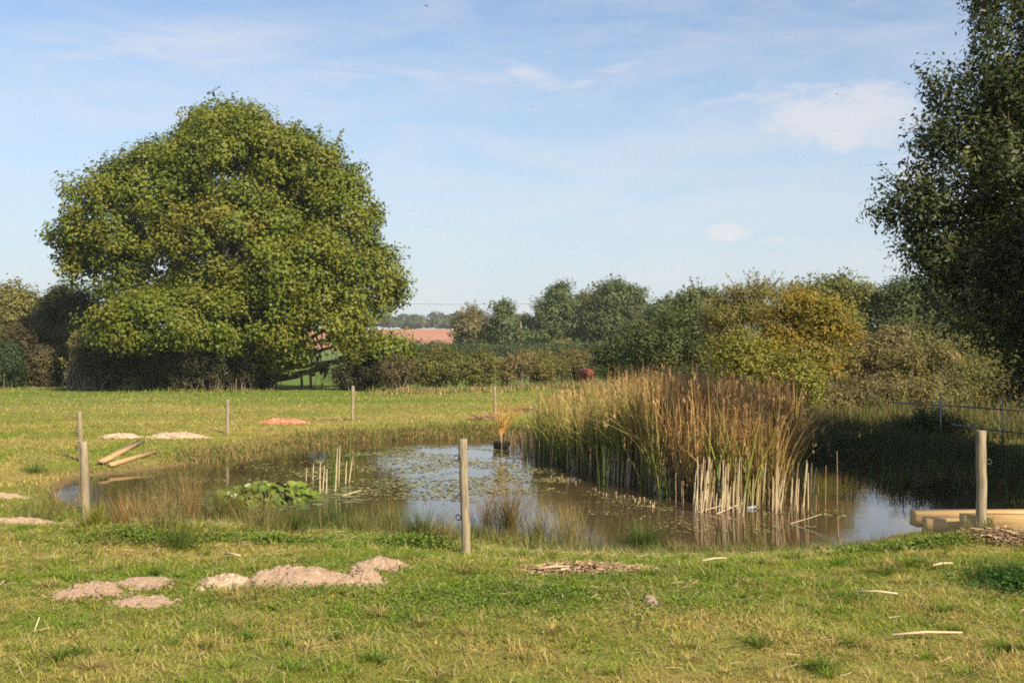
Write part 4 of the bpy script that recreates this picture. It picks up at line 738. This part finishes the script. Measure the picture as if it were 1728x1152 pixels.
for _ in range(230):
    a = rng.uniform(0, 2*math.pi); r = .8+abs(rng.normal())*.35; c = np.array([(.14, .17, .05), (.20, .20, .07), (.10, .14, .03)][rng.integers(3)])*rng.uniform(.8, 1.2)
    x = math.cos(a)*r*1.15; y = math.sin(a)*r*1.35; q = rng.uniform(.05, .11); k = 12; aa = np.linspace(.15, 2*math.pi-.15, k); zz = rng.uniform(.004, .010)
    V = np.array([[x, y, zz+.002]]*k+[[x+q*math.cos(e+a), y+q*math.sin(e+a), zz] for e in aa]); b.add(V, [(j, j+1, k+j+1, k+j) for j in range(k-1)], np.tile(c, (2*k, 1)))
t = b.build('floating_leaves', M_LILY, None, usecol=True); t.location = (lx, ly, WATER); tag(t, 'flat lily leaves floating round the raised lily clump', 'lily leaves', kind='stuff')
def weed(name, label, polys, n, seed, cl_th=.5, s0=(.02, .055), pal=((.22, .22, .07, 4), (.15, .18, .05, 3), (.30, .24, .09, 2), (.18, .10, .05, 1))):
    rng = np.random.default_rng(seed); xy = bed_mask(polys, n, rng); f_ = fbm(xy[:, 0], xy[:, 1], 1.1, 4, 4); xy = xy[rng.random(len(xy)) < sstep(cl_th-.1, cl_th+.12, f_)]; n = len(xy)
    P = np.c_[xy, WATER+rng.uniform(.003, .012, n)]; Nr = np.c_[rng.normal(size=(n, 2))*.10, np.ones(n)]; Nr /= np.linalg.norm(Nr, axis=1)[:, None]; ln = rng.uniform(s0[0], s0[1], n)
    V, Q_, K = leaves(P, Nr, ln*1.5, ln, pick(pal, n, rng), rng); V[:, 2] = np.maximum(V[:, 2], WATER+.001); return tag(mesh_np(name, V, Q_, M_WEED, K), label, 'pondweed', kind='stuff')
weed('pondweed', 'scattered olive pondweed leaves floating in mid pond', [(545, 772), (640, 756), (740, 752), (900, 762), (960, 800), (960, 845), (870, 850), (760, 845), (690, 842), (600, 845), (540, 830), (500, 800)], 11000, 140, .53, (.03, .075))
weed('pondweed', 'loose yellowish pondweed leaves before the reed bed', [(900, 790), (1000, 812), (1100, 845), (1200, 868), (1350, 862), (1420, 850), (1430, 880), (1280, 905), (1080, 895), (940, 850)], 2000, 141, .52)
weed('pondweed', 'thin drift of dull pondweed on the dark left water', [(230, 810), (420, 785), (540, 775), (560, 800), (480, 815), (400, 860), (250, 865)], 1800, 142, .52)

# planted tub with yellow willow sapling
x, y = W(846, 757); t = thing('planter', 'black plastic tub standing in the far water', 'planter', (x, y, WATER))
Bag().lathe((0, 0, 0), [(.20, -.1), (.205, .08), (.22, .10), (.215, .15), (.225, .19), (.225, .205), (.20, .205), (.195, .15), (.02, .15)], 24).build('tub', M_BLACK, t, smooth=False)
s = thing('willow_sapling', 'small willow sapling with spreading golden twigs in the black tub', 'sapling', (x, y, WATER+.14)); rng = np.random.default_rng(150); b = Bag(); P = []
b.tube(bend_path((0, 0, 0), (-.03, 0, .45), rng, .1, 5), [.022, .02, .018, .016, .014], 7)
for _ in range(34):
    a = rng.uniform(0, 2*math.pi); l_ = rng.uniform(.6, 1.35); tl = rng.uniform(.25, 1.0); e = np.array([-.03+math.cos(a)*l_*tl+.12, math.sin(a)*l_*tl*.7, .4+l_*rng.uniform(.45, 1)]); p = bend_path((-.03*rng.random(), 0, rng.uniform(.2, .45)), e, rng, .15, 7, .06)
    b.tube(p, np.linspace(.008, .003, 7), 5)
    for _ in range(8): k = rng.uniform(.4, 1); P.append(p[min(6, int(k*6))]+rng.normal(size=3)*.03)
m_gold = rampmat('golden_twigs', [(0.3, (0.40, 0.20, 0.05)), (0.7, (0.55, 0.34, 0.09))], 10); b.build('stems', m_gold, s); P = np.array(P); Nr = rng.normal(size=P.shape); Nr /= np.linalg.norm(Nr, axis=1)[:, None]
V, Q_, K = leaves(P, Nr, rng.uniform(.05, .09, len(P)), np.full(len(P), .012), pick([(.34, .24, .06, 3), (.22, .22, .06, 2)], len(P), rng), rng); mesh_np('foliage', V, Q_, M_LEAF, K, False, s)

# ------------------------------------------------------------------ heaps of cut reed straw
def straw(name, label, px, py, rpx, n, h, seed, ratio=.5, ln=(.06, .28), cols_=((.40, .28, .16, 4), (.30, .19, .11, 3), (.52, .42, .27, 2), (.18, .11, .06, 2)), group='litter heaps of cut reed'):
    rng = np.random.default_rng(seed); x, y, z = G(px, py); rx = rpx*y/F; ry = max(rx*ratio, .2); a = rng.uniform(0, 2*math.pi, n); r = rng.random(n)**.6; X = np.cos(a)*r*rx+rng.normal(size=n)*.03; Y_ = np.sin(a)*r*ry
    Z = np.maximum(gz(X+x, Y_+y), WATER)-z+h*(1-r*r)*rng.random(n)+.015; az = rng.uniform(0, math.pi, n); L_ = rng.uniform(ln[0], ln[1], n); w_ = rng.uniform(.004, .011, n); tl = rng.normal(size=n)*.14
    d = np.c_[np.cos(az), np.sin(az), tl]*(L_/2)[:, None]; s_ = np.c_[-np.sin(az), np.cos(az), rng.normal(size=n)*.6]*(w_/2)[:, None]; c = np.c_[X, Y_, Z]
    V = np.stack([c-d-s_, c+d-s_, c+d+s_, c-d+s_], 1).reshape(-1, 3); Q_ = np.arange(n)[:, None]*4+np.arange(4)[None]; t = mesh_np(name, V, Q_, M_STRAW, np.repeat(pick(cols_, n, rng), 4, axis=0)); t.location = (x, y, z)
    return tag(t, label, 'straw heap', group)
straw('straw_heap', 'thin litter of cut straw on the near grass right of the middle post', 1000, 962, 105, 1500, .04, 1, .45)
straw('straw_heap', 'thick pinkish straw heap at the right edge below the timbers', 1695, 915, 75, 2600, .12, 2, .5)
straw('straw_heap', 'sunlit straw heap at the foot of the thicket', 1388, 716, 60, 2600, .35, 3, .7, (.1, .5))
straw('straw_heap', 'straw heap on the far bank beside the golden sapling', 822, 708, 34, 900, .2, 4, .8, (.1, .5))
straw('straw_heap', 'reddish straw heap on the far bank left of the reeds', 885, 694, 34, 800, .2, 5, .8, (.1, .5))
straw('straw_heap', 'thin straw strip on the far bank by the middle far post', 560, 708, 32, 250, .06, 6, .5, (.1, .4))
straw('straw_heap', 'brown straw scattered on the shaded right bank', 1500, 745, 70, 900, .1, 7, .5, (.1, .4), ((.16, .11, .06, 3), (.25, .17, .10, 2)))
for k_, (px, py, Ln, az, lab) in enumerate([(1563, 1081, .50, 0.05, 'long pale reed stalk lying low at the right of the near grass'), (935, 967, .30, .15, 'short thick pale stalk lying on the near straw litter'), (1205, 953, .27, .35, 'pale stalk lying on the grass near the right shore'),
                                       (1480, 1012, .3, -.4, 'thin bent stalk lying above the long pale one'), (393, 945, .25, -.7, 'pale slanted stalk lying above the biggest soil heap'),
                                       (1590, 963, .22, .3, 'pale curled stalk on the dark green patch'), ]):
    x, y, z = G(px, py); b = Bag(); d = np.array([math.cos(az), math.sin(az), 0])*Ln/2; b.tube([-d, np.array([0, .015, .012]), d+np.array([0, 0, .01])], [.009, .010, .006], 6); o = b.build('fallen_stalk', m_st); o.location = (x, y, z+.05); tag(o, lab, 'stalk', 'pale stalks lying on the near grass')

# ------------------------------------------------------------------ grass
def inside_foot(x, y):
    k = np.zeros(x.shape, bool)
    for a, b_, rx, ry in FOOT: k |= ((x-a)/rx)**2+((y-b_)/ry)**2 < 1
    return k
def turf_blades(name, label, n, y0, y1, x_at, h0, wd0, seed, segs=2, fmul=1.0, dry_long=.04, lean=.45):
    rng = np.random.default_rng(seed); y = np.sqrt(rng.uniform(y0**2, y1**2, n)); x = rng.uniform(-1, 1, n)*(x_at[0]*y+x_at[1]); sd = sdf(x, y); k = (sd > .12) & ~inside_foot(x, y); x, y, sd = x[k], y[k], sd[k]; n = len(x)
    p = patch(x, y)-.17+(fbm(x, y, 4, 3, 8)-.5)*.9+.26*sstep(16, 28, y)*sstep(64, 50, y); t_ = fbm(x, y, 2.5, 3, 7); kill = rng.random(n) < .35*(p > .6); cg = np.array([.17, .25, .020]); cd = np.array([.44, .36, .11])
    f_ = np.clip(p+rng.normal(size=n)*.22, 0, 1)[:, None]; c = (cg*(1-f_)+cd*f_)*rng.uniform(.5, 1.4, (n, 1)); z = gz(x, y, sd)
    h = h0*rng.uniform(.45, 1.15, n)*np.clip(-.25+.8*t_+1.6*fbm(x, y, 6, 2, 2), .25, 2)*(1+.6*sstep(1.6, .3, sd)*sstep(18, 22, y)); wd = wd0*rng.uniform(.6, 1.3, n)
    lg = rng.random(n) < dry_long; h[lg] *= 2.1; c[lg] = np.array([.42, .34, .17])*rng.uniform(.8, 1.2, (lg.sum(), 1))
    ln = np.abs(rng.normal(size=n))*lean; ln[lg] += .8
    V, Q_, K = blades(np.c_[x, y, z-.005], h, wd, rng.uniform(0, 2*math.pi, n), ln, np.abs(rng.normal(size=n))*.5, c, c*1.08, segs)
    return tag(mesh_np(name, V, Q_, M_GRASS, K), label, 'grass', kind='stuff')
turf_blades('grass', 'short green and straw coloured pasture grass in the foreground', 500000, 5.2, 16.5, (.54, 1.3), .042, .006, 200, 2, lean=.95)
turf_blades('grass', 'rough pasture grass beside and beyond the pond', 150000, 15.5, 36, (.50, 2), .07, .014, 201, 2, dry_long=.02, lean=.8)
turf_blades('grass', 'grazed meadow grass running to the far hedge', 90000, 34, 72, (.52, 3), .08, .035, 202, 1, dry_long=.01)
# broad-leaved ground cover
def cover(label, px, py, rpx, n, seed, ratio, pal, s0=(.018, .04), h=.09):
    rng = np.random.default_rng(seed); x, y, z = G(px, py); rx = rpx*y/F; ry = rx*ratio; a = rng.uniform(0, 2*math.pi, n); r = np.abs(rng.normal(size=n))*.5; X = x+np.cos(a)*r*rx; Y_ = y+np.sin(a)*r*ry; sd = sdf(X, Y_); k = (sd > .1) & ~inside_foot(X, Y_); X, Y_, sd = X[k], Y_[k], sd[k]; n = len(X)
    P = np.c_[X, Y_, gz(X, Y_, sd)+rng.uniform(.01, h, n)*(.4+fbm(X, Y_, 4, 2, 1))]; Nr = rng.normal(size=(n, 3))*.5; Nr[:, 2] += 1; Nr /= np.linalg.norm(Nr, axis=1)[:, None]; ln = rng.uniform(s0[0], s0[1], n)
    V, Q_, K = leaves(P, Nr, ln, ln*.75, pick(pal, n, rng), rng); return tag(mesh_np('ground_cover', V, Q_, M_LEAF, K), label, 'weeds', kind='stuff')
GC = ((.12, .18, .02, 4), (.16, .22, .025, 3), (.08, .12, .018, 2))
cover('bright green clover like weeds before the timbers', 1530, 925, 120, 14000, 1, .55, GC)
cover('green nettle seedlings left of the middle post', 700, 922, 110, 3800, 2, .6, GC, h=.14)
cover('leafy weeds darkened for the shade patch at the right edge of the near grass', 1715, 985, 120, 4500, 3, .9, ((.045, .10, .016, 4), (.06, .13, .02, 3)))  # leaf greens darkened to give the shade patch in this corner
cover('leafy weeds below the left rush tussocks', 250, 910, 170, 3500, 4, .5, GC)
cover('leafy weeds between rushes and the biggest soil heap', 460, 915, 150, 2500, 5, .5, GC)
rng = np.random.default_rng(220); nt_ = 620; ty = np.sqrt(rng.uniform(5.8**2, 15.5**2, nt_)); tx = rng.uniform(-1, 1, nt_)*(.5*ty+.8); kk = rng.integers(25, 90, nt_); ii = np.repeat(np.arange(nt_), kk); n = len(ii)
rad = rng.uniform(.02, .075, nt_); a = rng.uniform(0, 2*math.pi, n); r = np.abs(rng.normal(size=n))*rad[ii]; x = tx[ii]+np.cos(a)*r; y = ty[ii]+np.sin(a)*r; sd = sdf(x, y); k = (sd > .2) & ~inside_foot(x, y); x, y, sd, ii, a, r = (v[k] for v in (x, y, sd, ii, a, r)); n = len(x)
tcol = pick(((.10, .17, .018, 4), (.15, .21, .02, 4), (.40, .32, .12, 2.2), (.28, .22, .08, 1)), nt_, rng); c = tcol[ii]*rng.uniform(.6, 1.3, (n, 1)); th_ = rng.uniform(.05, .12, nt_)
V, Q_, K = blades(np.c_[x, y, gz(x, y, sd)-.004], th_[ii]*rng.uniform(.4, 1.1, n), rng.uniform(.004, .008, n), a, .25+r/rad[ii]*.5, np.abs(rng.normal(size=n))*.8, c, c, 3)
tag(mesh_np('grass_tufts', V, Q_, M_GRASS, K), 'denser green and straw tufts standing out of the near turf', 'grass', kind='stuff')
cover('low clover and broad leaved weeds scattered through the near turf', 864, 1010, 1100, 26000, 7, .45, ((.12, .20, .022, 4), (.16, .22, .03, 3), (.08, .13, .02, 2)), s0=(.012, .03), h=.05)
# loose straw bits all over the near grass
rng = np.random.default_rng(210); n = 3600; y = np.sqrt(rng.uniform(5.8**2, 15**2, n)); x = rng.uniform(-1, 1, n)*(.5*y+.8); sd = sdf(x, y); k = (sd > .2) & (rng.random(n) < .25+1.2*(fbm(x, y, .8, 3, 5) > .55)); x, y, sd = x[k], y[k], sd[k]; n = len(x)
az = rng.uniform(0, math.pi, n); Ln = rng.uniform(.02, .13, n); w_ = rng.uniform(.002, .006, n); d = np.c_[np.cos(az), np.sin(az), rng.normal(size=n)*.25]*(Ln/2)[:, None]; s_ = np.c_[-np.sin(az), np.cos(az), np.full(n, .5)]*(w_/2)[:, None]; c = np.c_[x, y, gz(x, y, sd)+.045]
tag(mesh_np('straw_litter', np.stack([c-d-s_, c+d-s_, c+d+s_, c-d+s_], 1).reshape(-1, 3), np.arange(n)[:, None]*4+np.arange(4)[None], M_STRAW, np.repeat(pick(((.36, .26, .14, 4), (.26, .17, .10, 3), (.55, .45, .30, .6)), n, rng), 4, axis=0)), 'loose bits of dry straw strewn over the near grass', 'straw', kind='stuff')

# ------------------------------------------------------------------ cows
def cow(label, x, y, rz, s=0.88, white=True):
    z = g1(x, y); t = thing('cow', label, 'cow', (x, y, z)); t.rotation_euler = (0, 0, rz); t.scale = (s, s, s)
    # local +X is the way the cow faces, grazing with its head down
    J = {'pelvis': (-.55, 0, 1.12, .30, .33), 'loin': (-.25, 0, 1.10, .33, .36), 'belly': (.1, 0, 1.02, .35, .40), 'chest': (.45, 0, 1.03, .30, .40), 'withers': (.68, 0, 1.10, .22, .30), 'neck': (.98, 0, .92, .15, .22), 'poll': (1.22, 0, .58, .13, .17), 'face': (1.33, 0, .36, .10, .12), 'muzzle': (1.38, 0, .15, .085, .08),
         'rump': (-.78, 0, 1.10, .18, .22)}
    V = [J[k][:3] for k in J]; Rr = [J[k][3:] for k in J]; ix = {k: i for i, k in enumerate(J)}
    E = [(ix[a], ix[b]) for a, b in (('pelvis', 'loin'), ('loin', 'belly'), ('belly', 'chest'), ('chest', 'withers'), ('withers', 'neck'), ('neck', 'poll'), ('poll', 'face'), ('face', 'muzzle'), ('pelvis', 'rump'))]
    def chain(root, pts):
        p = ix[root]
        for q in pts: V.append(q[:3]); Rr.append((q[3], q[3])); E.append((p, len(V)-1)); p = len(V)-1
    for sy in (-1, 1):
        st = .08*sy
        chain('pelvis', [(-.62, .18*sy, .95, .20), (-.55+st, .20*sy, .72, .13), (-.72+st, .20*sy, .47, .075), (-.66+st, .20*sy, .14, .055), (-.61+st, .20*sy, .03, .06)])
        chain('chest', [(.52, .17*sy, .82, .15), (.53-st, .18*sy, .62, .095), (.54-st, .18*sy, .38, .065), (.54-st, .18*sy, .12, .05), (.57-st, .18*sy, .03, .06)])
    me = bpy.data.meshes.new('body'); me.from_pydata(V, E, []); o = bpy.data.objects.new('body', me); C.objects.link(o); o.parent = t
    md = o.modifiers.new('skin', 'SKIN'); sv = me.skin_vertices[0].data
    for i_, r in enumerate(Rr): sv[i_].radius = r
    sv[0].use_root = True; o.modifiers.new('sub', 'SUBSURF').levels = 2; o.modifiers['sub'].render_levels = 2; md.use_smooth_shade = True
    m, n_, l_, bs = newmat('red_hide'); f = nz(n_, l_, 3, 4); l_.new(cramp(n_, l_, f, [(0.3, (0.10, 0.020, 0.008)), (0.7, (0.22, 0.048, 0.018))]), bs.inputs['Base Color']); bs.inputs['Roughness'].default_value = .6; me.materials.append(m)
    for sy in (-1, 1):
        P = np.array([(1.14, .13*sy, .66), (1.12, .24*sy, .70), (1.10, .34*sy, .64), (1.16, .24*sy, .60)]); P2 = P+np.array([-.02, 0, -.02]); Bag().add(np.vstack([P, P2]), [(0, 1, 2, 3), (7, 6, 5, 4), (0, 4, 5, 1), (1, 5, 6, 2), (2, 6, 7, 3), (3, 7, 4, 0)]).build('ear', m, t)
    Bag().tube([(-.93, 0, 1.18), (-1.02, .01, .95), (-1.0, .02, .65), (-1.0, 0, .5)], [.035, .025, .018, .015], 7).build('tail', m, t, smooth=True); Bag().tube([(-1.0, 0, .52), (-1.0, .01, .42), (-1.01, 0, .30)], [.02, .045, .012], 7).build('tail_tuft', M_BLACK if not white else M_PALE, t)
    return t
cx, cy, _ = G(988, 653); cow('red brown cow grazing with its rump towards the reeds', cx, cy, R(118))
cow('second red cow nearly hidden by the reed tops', (1062-CX)/F*68, 68, R(150))

# birds, bottle
def bird(label, px, py, Y, sp, rz):
    t = tag(None or bpy.data.objects.new('bird', None), label, 'bird'); C.objects.link(t); t.location = ((px-CX)/F*Y, Y, CAMZ-(py-HZ)/F*Y); t.rotation_euler = (.2, 0, rz)
    Bag().tube([(0, -.5*sp, 0), (0, -.3*sp, .01), (0, 0, 0), (0, .22*sp, .02), (0, .34*sp, .02)], np.array([.01, .045, .09, .06, .01])*sp, 8).build('body', M_BLACK, t, smooth=True)
    for s in (-1, 1):
        P = np.array([(0, .14, .02), (.25*s, .17, .12), (.55*s, .02, .07), (.24*s, -.06, .10), (0, -.12, .02)])*sp; P2 = P-(0, 0, .012*sp); Bag().add(np.vstack([P, P2]), [(0, 1, 3, 4), (1, 2, 2, 3), (9, 8, 6, 5), (8, 7, 7, 6), (1, 6, 7, 2), (2, 7, 8, 3), (0, 5, 6, 1), (3, 8, 9, 4)][:8]).build('wing', M_BLACK, t)
bird('black bird gliding at the top edge of the sky', 719, 9, 90, .6, .5); bird('tiny dark bird left of the cloud at right', 1413, 158, 150, .45, 1.2); bird('tiny dark bird in the middle of the sky', 900, 180, 150, .45, .9)
m, n_, l_, bs = newmat('clear_plastic'); bs.inputs['Base Color'].default_value = (.75, .8, .85, 1); bs.inputs['Roughness'].default_value = .15; bs.inputs['Transmission Weight'].default_value = .6
x, y = W(1268, 858); t = thing('plastic_bottle', 'clear plastic bottle floating among the cut stalks', 'bottle', (x, y, WATER+.02)); t.rotation_euler = (R(12), R(82), R(35)); Bag().lathe((0, 0, -.1), [(.0, 0), (.032, .0), (.033, .12), (.03, .15), (.014, .19), (.014, .205)], 16).build('shell', m, t, smooth=True); Bag().lathe((0, 0, -.1), [(.016, .19), (.016, .215), (0, .215)], 12).build('cap', M_BLACK, t)

# ------------------------------------------------------------------ the air between: a thin even haze
b = Bag().box((0, 560, 25), (2300, 1400, 60)); m = bpy.data.materials.new('haze'); m.use_nodes = True; n_ = m.node_tree.nodes; n_.clear()
ou = n_.new('ShaderNodeOutputMaterial'); pv = n_.new('ShaderNodeVolumePrincipled'); pv.inputs['Color'].default_value = (.86, .91, .97, 1); pv.inputs['Density'].default_value = 0.00022; m.node_tree.links.new(pv.outputs[0], ou.inputs['Volume'])
hz_ = b.build('haze', m); hz_['kind'] = 'stuff'; hz_['label'] = 'thin pale haze in the air over the fields'
